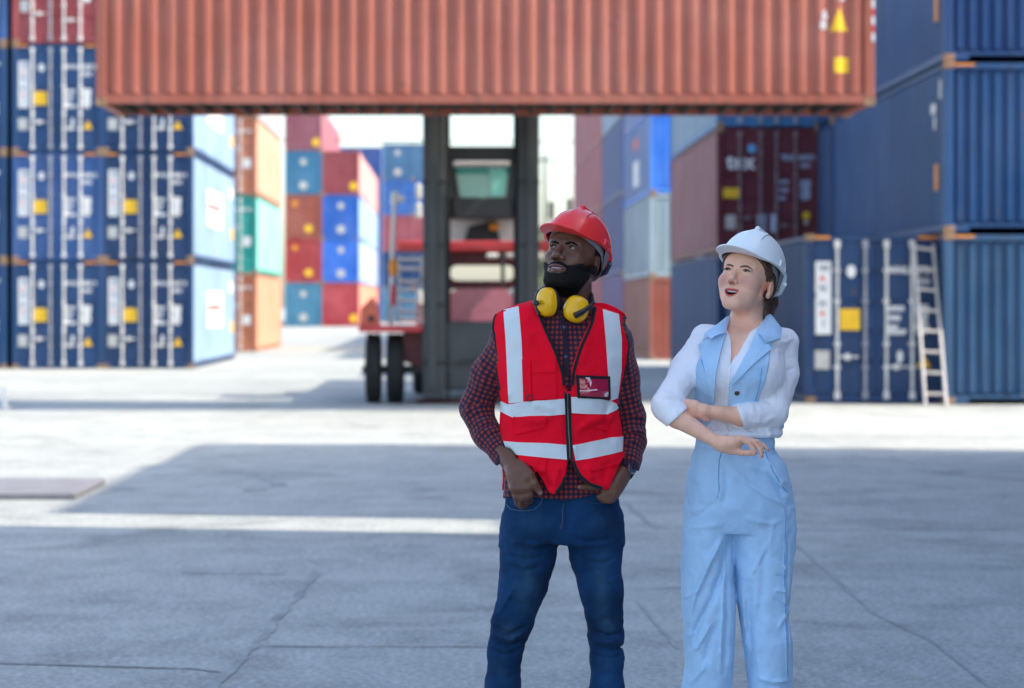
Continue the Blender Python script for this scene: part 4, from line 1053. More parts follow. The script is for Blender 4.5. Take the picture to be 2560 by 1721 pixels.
def skin_mat(name, base, lip, dark=None, sss=0.08, rough=0.45, blush=None, spec=0.5):
    m, nt, p = newmat(name)
    tc = N(nt, 'ShaderNodeTexCoord'); n = N(nt, 'ShaderNodeTexNoise', i_Scale=28.0, i_Detail=4.0); nt.links.new(tc.outputs['Object'], n.inputs['Vector'])
    c = mixc(nt, ramp(nt, n.outputs[0], 0.3, 0.7), tuple(x * 0.9 for x in base), tuple(min(1, x * 1.1) for x in base))
    if blush:
        a = N(nt, 'ShaderNodeAttribute', attribute_name='blush'); c = mixc(nt, a.outputs['Fac'], c, blush)
    a = N(nt, 'ShaderNodeAttribute', attribute_name='stubble'); c = mixc(nt, a.outputs['Fac'], c, (0.010, 0.007, 0.006, 1))
    a = N(nt, 'ShaderNodeAttribute', attribute_name='lip'); c = mixc(nt, a.outputs['Fac'], c, lip)
    a = N(nt, 'ShaderNodeAttribute', attribute_name='inner'); c = mixc(nt, a.outputs['Fac'], c, (0.02, 0.006, 0.006, 1))
    a = N(nt, 'ShaderNodeAttribute', attribute_name='nail'); c = mixc(nt, a.outputs['Fac'], c, dark or (0.5, 0.3, 0.26, 1))
    nt.links.new(c, p.inputs['Base Color']); p.inputs['Roughness'].default_value = rough; p.inputs['Specular IOR Level'].default_value = spec
    p.inputs['Subsurface Weight'].default_value = sss; p.inputs['Subsurface Radius'].default_value = (0.012, 0.005, 0.003); p.inputs['Subsurface Scale'].default_value = 0.6
    n2 = N(nt, 'ShaderNodeTexNoise', i_Scale=420.0, i_Detail=3.0); nt.links.new(tc.outputs['Object'], n2.inputs['Vector'])
    b = N(nt, 'ShaderNodeBump', i_Strength=0.12, i_Distance=0.001); nt.links.new(n2.outputs[0], b.inputs['Height']); nt.links.new(b.outputs[0], p.inputs['Normal'])
    return m
def head_attrs(V, Mx, g):
    L = (np.array(Mx.inverted(), float)[:3, :3] @ V.T).T + np.array(Mx.inverted(), float)[:3, 3]
    x, y, z = L[:, 0], L[:, 1], L[:, 2]; op = g.get('open', .002); ww = g.get('mw', .024); zl = g.get('zl', -.0720)
    hgt = (.0078 + op * 1.15) * g.get('lip', 1.0) ** .5
    cu = g.get('smile', 0.0); z = z - cu * np.clip(x / ww, -1.2, 1.2) ** 2; lip = np.clip(1.12 - ((x / (ww + .003)) ** 2 + ((z - (zl - op - .0010)) / hgt) ** 2), 0, 1); lip = np.clip(lip * 3.5, 0, 1) * (y < -.080)
    inner = np.clip((1.05 - ((x / (ww * .86)) ** 2 + ((z - (zl - op)) / max(op * 1.25, .0012)) ** 2)) * 4, 0, 1) * (y > -.0945) * (y < -.06)
    z = L[:, 2]
    nost = np.clip(1.4 - (((np.abs(x) - .007 * g.get('nose', 1)) / .0045) ** 2 + ((z + .0460) / .0035) ** 2), 0, 1) * (y < -.090)
    blush = 0.8 * np.clip(1 - (((np.abs(x) - .042) / .028) ** 2 + ((z + .034) / .026) ** 2), 0, 1) * (y < -.02) + 0.6 * np.clip(1 - ((x / .014) ** 2 + ((z + .042) / .012) ** 2), 0, 1) * (y < -.09)
    return lip, np.maximum(inner, nost * 0.5), np.clip(blush, 0, 1)
def eyeball(parent, Mx, s, iris, gaze, mats):
    """sphere whose pole looks along gaze (local dir)"""
    d = Vector(gaze).normalized(); q = Vector((0, 0, 1)).rotation_difference(d).to_matrix(); R_ = .0124; c = Vector((s * .032, -.0738, 0))
    rings, n, V, Q, mi = 16, 20, [], [], []
    for i in range(rings + 1):
        th = math.pi * i / rings if i > 6 else [0.001, .14, .2, .30, .42, .52, .9][i]
        for k in range(n): V.append(Mx @ (c + q @ Vector((math.sin(th) * math.cos(2 * math.pi * k / n), math.sin(th) * math.sin(2 * math.pi * k / n), math.cos(th))) * R_))
    for i in range(rings):
        for k in range(n): Q.append((i * n + k, i * n + (k + 1) % n, (i + 1) * n + (k + 1) % n, (i + 1) * n + k)); mi.append(2 if i < 2 else (1 if i < 5 else 0))
    me = npmesh('eye', np.array([tuple(v) for v in V]), np.array(Q), mats, midx=mi); return link('eye', me, parent)
def face_tube(name, parent, Mx, pts, r, mat, flat=1.0):
    m = MB(); m.tube([Mx @ Vector(p) for p in pts], r, 8); return m.build(name, mat, parent)
M['sclera'] = plain('eye_white', (0.62, 0.60, 0.58), 0.15); M['iris_brown'] = plain('iris_brown', (0.05, 0.022, 0.012), 0.1); M['iris_green'] = plain('iris_grey_green', (0.10, 0.12, 0.08), 0.1)
M['pupil'] = plain('pupil', (0.003, 0.003, 0.003), 0.05); M['teeth'] = plain('teeth', (0.72, 0.69, 0.62), 0.25)

# ------------------------------------------------------------------ hard hat (in head coordinates)
def hardhat(parent, Mx, mat, inner_mat, strap_mat, knob_mat, tilt=-8, up=.034, back=.006, sc=1.0, roll=0, groove_shade_mat=None):
    """shell with visor, centre ridge, dark lines for the shade of its grooves, side slots; suspension band and ratchet knob behind"""
    T = Mx @ Matrix.Translation((0, back, up)) @ Matrix.Rotation(math.radians(roll), 4, 'Y') @ Matrix.Rotation(math.radians(tilt), 4, 'X') @ Matrix.Scale(sc, 4)
    S = SDF((-.128, -.180, -.075), (.128, .150, .142), .0017, T)
    e = S.ell
    e((0, .006, .0), (.099, .127, .116), 0)
    # centre ridge band and top button ridge
    e((0, .004, .006), (.034, .122, .1145), .005)
    S.cap((0, -.045, .112), (0, .02, .1205), .0085, .010, k=.006); S.cap((0, .02, .1205), (0, .075, .103), .010, .006, k=.006)
    def brim(X, Y, Z):  # flared rim, long in front, dipping a little
        a = np.sqrt((X / .1075) ** 2 + ((Y - .006) / .135) ** 2); fr = np.clip((-(Y) - .02) / .13, 0, 1)
        vis = np.sqrt((X / .086) ** 2 + ((Y + .066) / .108) ** 2)
        q = np.minimum((a - 1) * .12, (vis - 1) * .095); zc = -.006 + .014 * np.minimum(1, np.abs(X) / .10) ** 3 * np.clip((Y + .11) / .05, 0, 1) * np.clip((.09 - Y) / .04, 0, 1) - .006 * fr + .0 * X - (np.abs(X) / .12) ** 2 * .003
        return np.maximum(q, np.abs(Z - zc) - .0026)
    S.apply(brim, (-.13, -.182, -.03), (.13, .155, .02), .007)
    # hollow, open bottom
    e((0, .006, -.003), (.0950, .1230, .1115), .001, 's'); e((0, .02, -.045), (.0945, .1150, .06), .001, 's')
    def under(X, Y, Z):
        lim = -.009 + .013 * np.minimum(1, (np.abs(X) / .095)) ** 3 * np.clip((Y + .11) / .05, 0, 1) * np.clip((.07 - Y) / .03, 0, 1) - .046 * np.clip((Y - .055) / .035, 0, 1) - .006 * np.clip(-(Y + .1) / .05, 0, 1) - (np.abs(X) / .12) ** 2 * .003 + 0 * Z
        return (lim - Z)
    S.apply(lambda X, Y, Z: under(X, Y, Z), (-.135, -.185, -.075), (.135, .155, .02), 0.002, 'i')
    for s in (-1, 1):  # side slot brackets (lifted with the rim)
        S.cap((s * .0965, -.012, .026), (s * .094, .030, .026), .005, k=.002); S.cap((s * .0965, -.012, .026), (s * .100, -.014, .012), .0042, k=.002); S.cap((s * .094, .030, .026), (s * .098, .032, .012), .0042, k=.002)
    V, Q = S.net(); V = relax(V, Q, 1, .35)
    hat = link('hard_hat', npmesh('hard_hat', V, Q, mat), parent)
    for s in (-1, 1):
        gp = []
        for i in range(15):
            yy = .062 - .150 * i / 14; xx = s * (.030 + .018 * (i / 14) ** 1.6); q_ = 1 - (xx / .099) ** 2 - ((yy - .006) / .127) ** 2
            gp.append(T @ Vector((xx, yy, .1165 * math.sqrt(max(q_, .02)) + .0006)))
        MB().tube(gp, [.0006] + [.0014] * 13 + [.0006], 6).build('groove_shade_line', groove_shade_mat, hat)  # dark tube laid on the shell stands in for the shaded groove
    # suspension band
    band = []
    for i in range(41):
        t = 2 * math.pi * i / 40; band.append(T @ Vector((math.sin(t) * .084, .012 - math.cos(t) * .106, .016 - .018 * (1 - math.cos(t)) - .030 * max(0, -math.cos(t)) ** 0.7)))
    m = MB(); n = len(band); up_ = (T.to_3x3() @ Vector((0, 0, 1))).normalized(); vs = []
    for p in band: vs += [p + up_ * .016, p - up_ * .014]
    c0 = T @ Vector((0, .012, 0))
    for p in band: o = (p - c0); o = (o - up_ * o.dot(up_)).normalized() * .003; vs += [p + up_ * .016 + o, p - up_ * .014 + o]
    o2 = 2 * n
    m.add(vs, [(2 * i, 2 * i + 1, 2 * i + 3, 2 * i + 2) for i in range(n - 1)] + [(o2 + 2 * i, o2 + 2 * i + 2, o2 + 2 * i + 3, o2 + 2 * i + 1) for i in range(n - 1)] + [(2 * i, 2 * i + 2, o2 + 2 * i + 2, o2 + 2 * i) for i in range(n - 1)] + [(2 * i + 1, o2 + 2 * i + 1, o2 + 2 * i + 3, 2 * i + 3) for i in range(n - 1)], True)
    m.build('headband', strap_mat, hat)
    for s in (-1, 1):   # straps from shell to band
        m = MB(); a = [T @ Vector(p) for p in ((s * .096, .010, .002), (s * .090, .028, -.020), (s * .083, .046, -.040))]; b = [T @ Vector(p) for p in ((s * .094, .040, .002), (s * .087, .052, -.020), (s * .078, .064, -.040))]
        vs = [];
        for p, q in zip(a, b): vs += [p, q]
        vs += [v + (v - c0).normalized() * .003 for v in vs]
        m.add(vs, [(0, 1, 3, 2), (2, 3, 5, 4), (6, 8, 9, 7), (8, 10, 11, 9), (0, 2, 8, 6), (2, 4, 10, 8), (1, 7, 9, 3), (3, 9, 11, 5)]); m.build('side_strap', strap_mat, hat)
    k = MB(); k.cyl(T @ Vector((0, .108, -.042)), T @ Vector((0, .126, -.044)), .018, .018, 20); k.build('ratchet_knob', knob_mat, hat)
    for s in (-1, 1):
        m = MB(); m.tube([T @ Vector(p) for p in ((s * .03, .118, -.040), (s * .07, .098, -.030), (s * .094, .066, -.012))], [.009, .010, .008], 8); m.build('rear_arm', knob_mat, hat)
    return hat

def piping(name, bv, pts, r, mat, parent, n=34, lift=.0, sm=4, seg=8):
    q = rs(pts, n); L = []
    for a in q:
        tgt = P(a[0], a[1], 0); hit = bv.ray_cast(CAMP, (tgt - CAMP).normalized(), 30)
        if hit[0] is None: hit = bv.find_nearest(tgt + Vector((0, -0.03, 0)))
        L.append(np.array(tuple(hit[0])) + np.array([0, -lift, 0]))
    L = np.array(L)
    # reject jumps in depth, then smooth
    for i in range(1, n):
        if abs(L[i, 1] - L[i - 1, 1]) > .03: L[i, 1] = L[i - 1, 1] + .01 * np.sign(L[i, 1] - L[i - 1, 1])
    for _ in range(sm): L[1:-1] = (L[:-2] + 2 * L[1:-1] + L[2:]) / 4
    return MB().tube([Vector(p) for p in L], r, seg).build(name, mat, parent)
# ------------------------------------------------------------------ cloth materials
def cloth(name, col, rough=0.85, weave=700, var=0.08, bump=0.3, sheen=0.1, vs=6, spec=0.25):
    m, nt, p = newmat(name); tc = N(nt, 'ShaderNodeTexCoord')
    n = N(nt, 'ShaderNodeTexNoise', i_Scale=vs, i_Detail=4.0); nt.links.new(tc.outputs['Object'], n.inputs['Vector'])
    nt.links.new(mixc(nt, ramp(nt, n.outputs[0], 0.3, 0.7), tuple(c * (1 - var) for c in col), tuple(min(1, c * (1 + var)) for c in col)), p.inputs['Base Color'])
    p.inputs['Roughness'].default_value = rough; p.inputs['Sheen Weight'].default_value = sheen; p.inputs['Specular IOR Level'].default_value = spec
    n2 = N(nt, 'ShaderNodeTexNoise', i_Scale=weave, i_Detail=2.0); nt.links.new(tc.outputs['Object'], n2.inputs['Vector'])
    b = N(nt, 'ShaderNodeBump', i_Strength=bump, i_Distance=0.001); nt.links.new(n2.outputs[0], b.inputs['Height'])
    n3 = N(nt, 'ShaderNodeTexNoise', i_Scale=22.0, i_Detail=3.0, i_Distortion=0.6); nt.links.new(tc.outputs['Object'], n3.inputs['Vector'])
    b2 = N(nt, 'ShaderNodeBump', i_Strength=0.55, i_Distance=0.008); nt.links.new(n3.outputs[0], b2.inputs['Height']); nt.links.new(b.outputs[0], b2.inputs['Normal'])
    nt.links.new(b2.outputs[0], p.inputs['Normal'])
    return m
def plaid_mat():
    m, nt, p = newmat('red_navy_check_cotton')
    a = N(nt, 'ShaderNodeAttribute', attribute_name='plaid'); sep = N(nt, 'ShaderNodeSeparateXYZ'); nt.links.new(a.outputs['Vector'], sep.inputs[0])
    def band(sock, per):
        mu = N(nt, 'ShaderNodeMath', operation='MULTIPLY'); mu.inputs[1].default_value = 1 / per; nt.links.new(sock, mu.inputs[0])
        fr = N(nt, 'ShaderNodeMath', operation='FRACT'); nt.links.new(mu.outputs[0], fr.inputs[0])
        s_ = N(nt, 'ShaderNodeMath', operation='SUBTRACT'); s_.inputs[1].default_value = 0.5; nt.links.new(fr.outputs[0], s_.inputs[0])
        ab = N(nt, 'ShaderNodeMath', operation='ABSOLUTE'); nt.links.new(s_.outputs[0], ab.inputs[0])
        return ramp(nt, ab.outputs[0], 0.21, 0.27)
    u, v = band(sep.outputs[0], 0.0158), band(sep.outputs[1], 0.0158)
    c0 = mixc(nt, u, (0.30, 0.048, 0.035), (0.075, 0.018, 0.034)); c1 = mixc(nt, u, (0.075, 0.018, 0.034), (0.012, 0.016, 0.045))
    c = mixc(nt, v, c0, c1); nt.links.new(c, p.inputs['Base Color']); p.inputs['Roughness'].default_value = 0.9; p.inputs['Sheen Weight'].default_value = 0.15
    p.inputs['Specular IOR Level'].default_value = 0.2
    return m
M['plaid'] = plaid_mat(); M['greyplate_dark'] = plain('dark_zip_metal', (0.12, 0.12, 0.13), 0.4, metal=0.5); M['plaid_trim'] = cloth('dark_check_trim', (0.035, 0.018, 0.035), 0.9); M['sclera_dim'] = plain('eye_white_dim', (0.30, 0.28, 0.27), 0.15)
M['vest_red'] = cloth('red_vest_fabric', (0.90, 0.006, 0.026), 0.85, var=0.05, sheen=0.0, spec=0.08)
M['vest_trim'] = cloth('black_trim', (0.012, 0.012, 0.015), 0.8)
M['reflect'] = cloth('silver_reflective_tape', (0.66, 0.70, 0.71), 0.38, weave=1500, bump=0.1, sheen=0, var=0.03)
M['denim'] = cloth('dark_blue_denim', (0.007, 0.036, 0.100), 0.9, weave=500, var=0.5, vs=7, spec=0.12, sheen=0.03)
M['denim_stitch'] = plain('tan_stitching', (0.10, 0.10, 0.10), 0.8)
M['hat_red'] = plain('red_helmet_plastic', (0.88, 0.040, 0.038), 0.22, spec=0.5, var=0.03)
M['hat_white'] = plain('white_helmet_plastic', (0.82, 0.86, 0.86), 0.3, spec=0.5, var=0.02)
M['strap_grey'] = plain('grey_headband_plastic', (0.22, 0.22, 0.24), 0.5)
M['knob'] = plain('dark_blue_ratchet', (0.02, 0.05, 0.09), 0.4)
M['muff_yellow'] = plain('yellow_earmuff_plastic', (0.90, 0.47, 0.0), 0.28, spec=0.5)
M['soft_black'] = plain('black_plastic', (0.012, 0.013, 0.016), 0.45)
M['steel'] = plain('brushed_steel', (0.45, 0.45, 0.45), 0.25, metal=0.9)
M['beard'] = plain('black_beard_hair', (0.010, 0.008, 0.0075), 0.8, spec=0.2, bump=0.8, bscale=500)
M['leather'] = plain('brown_shoe_leather', (0.06, 0.03, 0.018), 0.45)

def V2(x, y): return ((1120 + x / 2.704) / KD, (720 + y / 2.704) / KD)       # zoom used to read the vest
def H1(x, y): return ((1240 + x / 8.711) / KD, (1120 + y / 8.711) / KD)       # zoom of his right hand
def H2(x, y): return ((1480 + x / 9.8) / KD, (1120 + y / 9.8) / KD)           # zoom of his left hand
def PP(q, dz=0.0): return P(q[0], q[1], dz)
def rows_from(lst, y=0.0):
    """(dy, xl, xr, half depth[, centre depth]) picture rows -> loft rows"""
    out = []
    for r in lst:
        a, b = P(r[1], r[0], 0), P(r[2], r[0], 0); out.append((a.z, (a.x + b.x) / 2, PZ + y + (r[4] if len(r) > 4 else 0), (b.x - a.x) / 2, r[3]))
    return out

# ================================================================== the man
mm = {}
MH = head_matrix(1433, 646, -29, -20, 4, dz=0.0, sc=1.02)
man_g = dict(male=True, nose=1.22, lip=1.25, mw=.0275, open=.0026, ap=.0036, smile=.0035, zl=-.0700)
man_skin = skin_mat('deep_brown_skin', (0.155, 0.068, 0.042), (0.16, 0.060, 0.050), dark=(0.30, 0.17, 0.13, 1), sss=0.03, rough=0.40, spec=0.38)
torso = [(696, 1240, 1350, .066, .01), (704, 1205, 1376, .080, .01), (715, 1165, 1405, .096, .0), (745, 1134, 1426, .112), (800, 1132, 1424, .125, -.004), (860, 1138, 1412, .130, -.008), (930, 1146, 1404, .126, -.008), (1000, 1146, 1412, .120, -.006), (1070, 1150, 1414, .118, -.004), (1145, 1150, 1412, .118)]
RA = [P(1153, 778, .01), P(1111, 855, .04), P(1083, 928, .06), P(1110, 990, .005), P(1152, 1046, -.070)]
LA = [P(1405, 786, .01), P(1415, 858, .05), P(1434, 950, .07), P(1441, 1005, .035), P(1431, 1063, -.03)]

# --- body: head and neck fine, the rest coarser, one mesh
def body_mesh(Mh, g, neck, coarse, hands, skin, name, extra=None):
    S = SDF((-.105, -.135, -.20), (.105, .125, .125), .0021, Mh); build_head(S, g)
    for (a, b, ra, rb) in neck: S.cap(a, b, ra, rb, k=.03, world=True)
    if extra: extra(S)
    V, Q = S.net(); V = relax(V, Q, 1, .3); lip, inner, bl = head_attrs(V, Mh, g)
    Vs, Qs, A = [V], [Q], [np.stack([lip, inner, bl, np.zeros(len(V))], 1)]; n = len(V)
    for fn in [coarse] + hands:
        v, q, nail = fn(); Vs.append(v); Qs.append(q + n); A.append(np.stack([np.zeros(len(v))] * 3 + [nail], 1)); n += len(v)
    V, Q, A = np.concatenate(Vs), np.concatenate(Qs), np.concatenate(A)
    me = npmesh(name, V, Q, skin, dict(lip=A[:, 0], inner=A[:, 1], blush=A[:, 2], nail=A[:, 3], stubble=stubble_w(V, Mh) if g.get('male') else np.zeros(len(V))))
    return me, S
def beard_region(Pl):
    x, y, z = Pl[:, 0], Pl[:, 1], Pl[:, 2]
    zc = -.061 + (y + .09) * .44 + .008 * np.clip((np.abs(x) - .03) / .03, 0, 1) * (y < -.04)
    hole = np.sqrt((x / .0300) ** 2 + ((z + .0735) / .0165) ** 2); hole = np.where(y < -.06, (1 - hole) * .014, -1)
    must = np.maximum(np.maximum(np.abs(z + .0565 + .25 * np.maximum(0, np.abs(x) - .012)) - .0058, np.abs(x) - .030), y + .06)
    return np.maximum.reduce([z - zc, -.131 - z, y - .006, hole]), must
def stubble_w(V, Mh):
    Mi = np.array(Mh.inverted(), float); Pl = V @ Mi[:3, :3].T + Mi[:3, 3]; r, must = beard_region(Pl)
    r = np.minimum(r, must) + .0025 * vnoise(Pl, 140, 9); w = np.clip(.5 - r / .012, 0, 1) * .9
    return np.where(np.linalg.norm(Pl, axis=1) < .17, w, 0)
def nail_w(v, nails):
    w = np.zeros(len(v))
    for c, r in nails: w = np.maximum(w, np.clip((r - np.linalg.norm(v - np.array(tuple(c)), axis=1)) / (r * 0.3), 0, 1))
    return w
def hand_fn(lo, hi, build, h=.0022, rl=1):
    def f():
        S = SDF(lo, hi, h); nails = build(S) or []; v, q = S.net(); v = relax(v, q, rl, .3); return v, q, nail_w(v, nails)
    return f

def man_coarse():
    S = SDF((-.20, PZ - .2, .02), (.62, PZ + .25, 1.66), .009)
    rows = [(z, cx, cy, a - .015, b - .02) for z, cx, cy, a, b in rows_from(torso)]; S.loft(rows, 0)
    S.chain(RA, [.048, .042, .036, .032, .024], .02); S.chain(LA, [.048, .042, .036, .032, .024], .02)
    S.chain([P(1300, 660, .02), P(1303, 720, .02)], [.055, .062], .02)
    for xs in (((1207, 1190), (1196, 1290), (1158, 1470), (1142, 1620), (1128, 1840)), ((1352, 1190), (1362, 1290), (1381, 1470), (1386, 1620), (1392, 1840))): S.chain([P(x, y, .0) for x, y in xs], [.055, .050, .034, .032, .030], .03)
    v, q = S.net(); return v, q, np.zeros(len(v))
def fingers(S, lst, k=.005):
    for pts, rs_ in lst: S.chain(pts, rs_, k)
def man_rhand(S):
    h = -.148
    wr = PP(H1(280, 260), -.085)
    S.cap(P(1142, 1030, -.062), wr, .027, .0255, k=.01)
    S.cap(wr, PP(H1(430, 560), -.130), .0265, .026, k=.02)
    S.cap(PP(H1(480, 430), -.122), PP(H1(640, 700), h), .020, .0195, k=.018)
    S.cap(PP(H1(360, 520), -.122), PP(H1(400, 830), h + .004), .0170, .0185, k=.018); S.cap(PP(H1(430, 500), -.125), PP(H1(520, 850), h), .021, .0195, k=.018)
    S.cap(PP(H1(640, 700), h), PP(H1(690, 860), h), .0185, .0165, k=.012)
    K = [((700, 860), (735, 1010), (735, 1150), .0118), ((600, 880), (645, 1060), (650, 1220), .0122), ((490, 890), (545, 1090), (560, 1270), .0118), ((395, 880), (440, 1060), (470, 1220), .0105)]
    for a, b, c, r in K: fingers(S, [([PP(H1(*a), h - .004), PP(H1(*b), h - .004), PP(H1(*c), h + .032)], [r * 1.12, r * 1.0, r * .92])])
    for a, b, c, r in K: S.ell(tuple(PP(H1(*a), h - .010)), .0135, .008)
    fingers(S, [([PP(H1(560, 380), -.12), PP(H1(730, 590), h - .010), PP(H1(830, 780), h - .015), PP(H1(960, 985), h - .008)], [.0185, .0148, .0128, .0098])], k=.012)
    return [(PP(H1(968, 975), h - .0175), .0075)]
def man_lhand(S):
    wr = PP(H2(790, 560), -.035)
    S.cap(P(1432, 1056, -.02), wr, .026, .0235, k=.01)
    S.cap(wr, PP(H2(600, 830), -.075), .0245, .026, k=.02); S.cap(PP(H2(640, 750), -.065), PP(H2(420, 1080), -.092), .024, .020, k=.018); S.cap(PP(H2(720, 780), -.055), PP(H2(560, 1120), -.082), .020, .0175, k=.015)
    for a, b, r in (((400, 1040), (180, 1200), .0115), ((450, 1100), (280, 1270), .0118), ((510, 1120), (390, 1290), .0115), ((560, 1110), (490, 1280), .0105)):
        S.chain([PP(H2(*a), -.095), PP(H2(*b), -.098)], [r * 1.15, r * .95], .008)
    th = [PP(H2(420, 900), -.085), P(1350, 1108, -.118), P(1322, 1110, -.125)]
    S.chain(th, [.016, .0125, .0095], .01)
    return [(P(1317, 1109, -.1335), .0075)]
RH = W(1300, 1190, PZ); LHc = W(1540, 1190, PZ)
me, _ = body_mesh(MH, man_g, [(P(1303, 640, .015), P(1300, 730, .02), .060, .066)], man_coarse,
    [hand_fn((RH.x - .12, PZ - .20, RH.z - .13), (RH.x + .11, PZ + .02, RH.z + .17), man_rhand), hand_fn((LHc.x - .15, PZ - .18, LHc.z - .12), (LHc.x + .1, PZ + .05, LHc.z + .14), man_lhand)], man_skin, 'person')
man = link('person', me)
tag(man, 'bearded man in red hard hat and red reflective vest, hands in his pockets', 'person')
ML = np.array(MH.inverted(), float)
def to_local(P_): return P_ @ ML[:3, :3].T + ML[:3, 3]
for s in (-1, 1):
    eyeball(man, MH, s, 'brown', (-.35, -1, .28), [M['sclera_dim'], M['iris_brown'], M['pupil']])
    face_tube('eyebrow', man, MH, [(s * .012, -.0925, .0095), (s * .024, -.0930, .0135), (s * .036, -.0885, .0148), (s * .047, -.077, .0115)], [.0034, .0042, .0038, .0020], M['beard'])
    face_tube('eyelashes', man, MH, [(s * .0205, -.0865, .0030), (s * .028, -.0895, .0058), (s * .036, -.0890, .0056), (s * .0435, -.0835, .0025)], [.0008, .0014, .0014, .0009], M['beard'])
mt = MB(); mt.tube([MH @ Vector(p) for p in ((-.018, -.0885, -.0690), (-.007, -.0930, -.0712), (.007, -.0930, -.0712), (.018, -.0885, -.0690))], [.0018, .0026, .0026, .0018], 8); mt.build('teeth', M['teeth'], man)
# beard and short hair
def beard_extra():
    S = SDF((-.10, -.13, -.165), (.10, .12, .09), .0021, MH); build_head(S, man_g); S.cap(P(1303, 640, .015), P(1300, 730, .02), .060, .066, k=.03, world=True)
    m = S.d < .03; Pl, ix = S.pts(m); x, y, z = Pl[:, 0], Pl[:, 1], Pl[:, 2]
    reg, must = beard_region(Pl); reg = np.minimum(reg, np.maximum(must, -1))
    thick = .0032 + .0028 * np.clip((-.085 - z) / .03, 0, 1) + .0016 * vnoise(Pl, 260, 1) + .0012 * vnoise(Pl, 120, 2)
    thick = np.where(must < 0, .0030 + .0008 * vnoise(Pl, 300, 3), thick); thick = thick * np.clip(-reg / .012 + .12, .12, 1)
    S.d[ix] = np.maximum(S.d[ix] - thick, reg + .0012 * vnoise(Pl, 220, 4)).astype(f32)
    v, q = S.net(); return v, q
v, q = beard_extra(); link('beard', npmesh('beard', v, q, M['beard']), man)
def short_hair():
    S = SDF((-.10, -.12, -.08), (.10, .13, .13), .003, MH); build_head(S, man_g)
    m = S.d < .03; Pl, ix = S.pts(m); x, y, z = Pl[:, 0], Pl[:, 1], Pl[:, 2]
    line = np.where(y < -.02, .052 - z, np.where(y < .0, (-.02 + (-y) * 3.4) - z, -.045 - z)); ear = .024 - np.sqrt((y - .012) ** 2 + (z + .014) ** 2 * .6); ear = np.where(np.abs(x) > .06, ear, -1)
    S.d[ix] = np.maximum.reduce([S.d[ix] - .0030, line, ear]).astype(f32); v, q = S.net(); return v, q
v, q = short_hair(); link('hair', npmesh('hair', v, q, M['beard']), man)
hardhat(man, MH, M['hat_red'], M['strap_grey'], M['strap_grey'], M['knob'], tilt=-4, up=.041, back=.004, sc=1.0, roll=4, groove_shade_mat=plain('helmet_groove_shade_red', (0.30, 0.008, 0.010), 0.4))

# --- shirt
sh = SDF((-.04, PZ - .20, 1.02), (.62, PZ + .22, 1.68), .0042)
sh.loft(rows_from(torso), 0, 2.25)
sh.chain(RA, [.053, .051, .048, .044, .036], .03); sh.chain(LA, [.050, .052, .048, .042, .037], .035)
# shirt tail under the vest, flaring over the jeans
sh.loft(rows_from([(1075, 1152, 1412, .119), (1110, 1148, 1412, .124, -.002), (1140, 1146, 1404, .126, -.003)]), .01, 2.25)
sh.loft(rows_from([(668, 1262, 1342, .066, .018), (705, 1250, 1352, .076, .012)]), .015, 2.1)
fold = [([(1065, 900), (1105, 925)], 5, .006), ([(1050, 935), (1110, 940)], 5, .006), ([(1062, 965), (1118, 955)], 5, .006), ([(1085, 870), (1125, 890)], 5, .005), ([(1100, 985), (1140, 975)], 5, .004), ([(1068, 905), (1062, 975)], 6, .003),
        ([(1090, 800), (1110, 900)], 5, .004), ([(1425, 940), (1470, 950)], 6, .007), ([(1425, 975), (1472, 985)], 6, .008), ([(1418, 1010), (1462, 1000)], 5, .006), ([(1420, 900), (1462, 915)], 6, .005), ([(1430, 800), (1440, 880)], 5, .004), ([(1415, 1040), (1450, 1030)], 4, .004)]
sh.disp(strokes(fold, 9.0)); sh.disp(lambda p: .0035 * vnoise(p * np.array([1, 1, .6]), 26, 3) + .002 * vnoise(p, 55, 8))
pw = [P(1168, 1030, -.05), P(1140, 1062, -.05)]
def cuts(p):
    x, y = scr(p)
    r = np.full(len(p), -1.0)
    # cuffs: planes across the forearms
    a = (x - 1153) * .60 + (y - 1046) * .80; r = np.maximum(r, np.where((x < 1190) & (p[:, 1] < PZ - .0) & (x < 1150 + (1090 - y) * .5), a * PX, -1))
    b = (x - 1432) * (-.25) + (y - 1068) * .97; r = np.maximum(r, np.where(x > 1418, b * PX, -1))
    # collar opening and hem
    r = np.maximum(r, -poly_sd(x, y, [(1276, 640), (1330, 640), (1318, 715), (1303, 735), (1290, 735), (1280, 715)]) * PX * (p[:, 1] < PZ + .02) + np.where(p[:, 1] < PZ + .02, 0, -1))
    hem = np.where(x < 1180, 1128 + (1180 - x) * .25, np.where(x < 1290, 1128 + (x - 1180) * .115, 1141 - (x - 1290) * .22)); r = np.maximum(r, np.where(p[:, 2] < 1.12, (y - hem) * PX, -1))
    return r
sh.clip(cuts, .03)
v, q = sh.net(); v = relax(v, q, 1, .3)
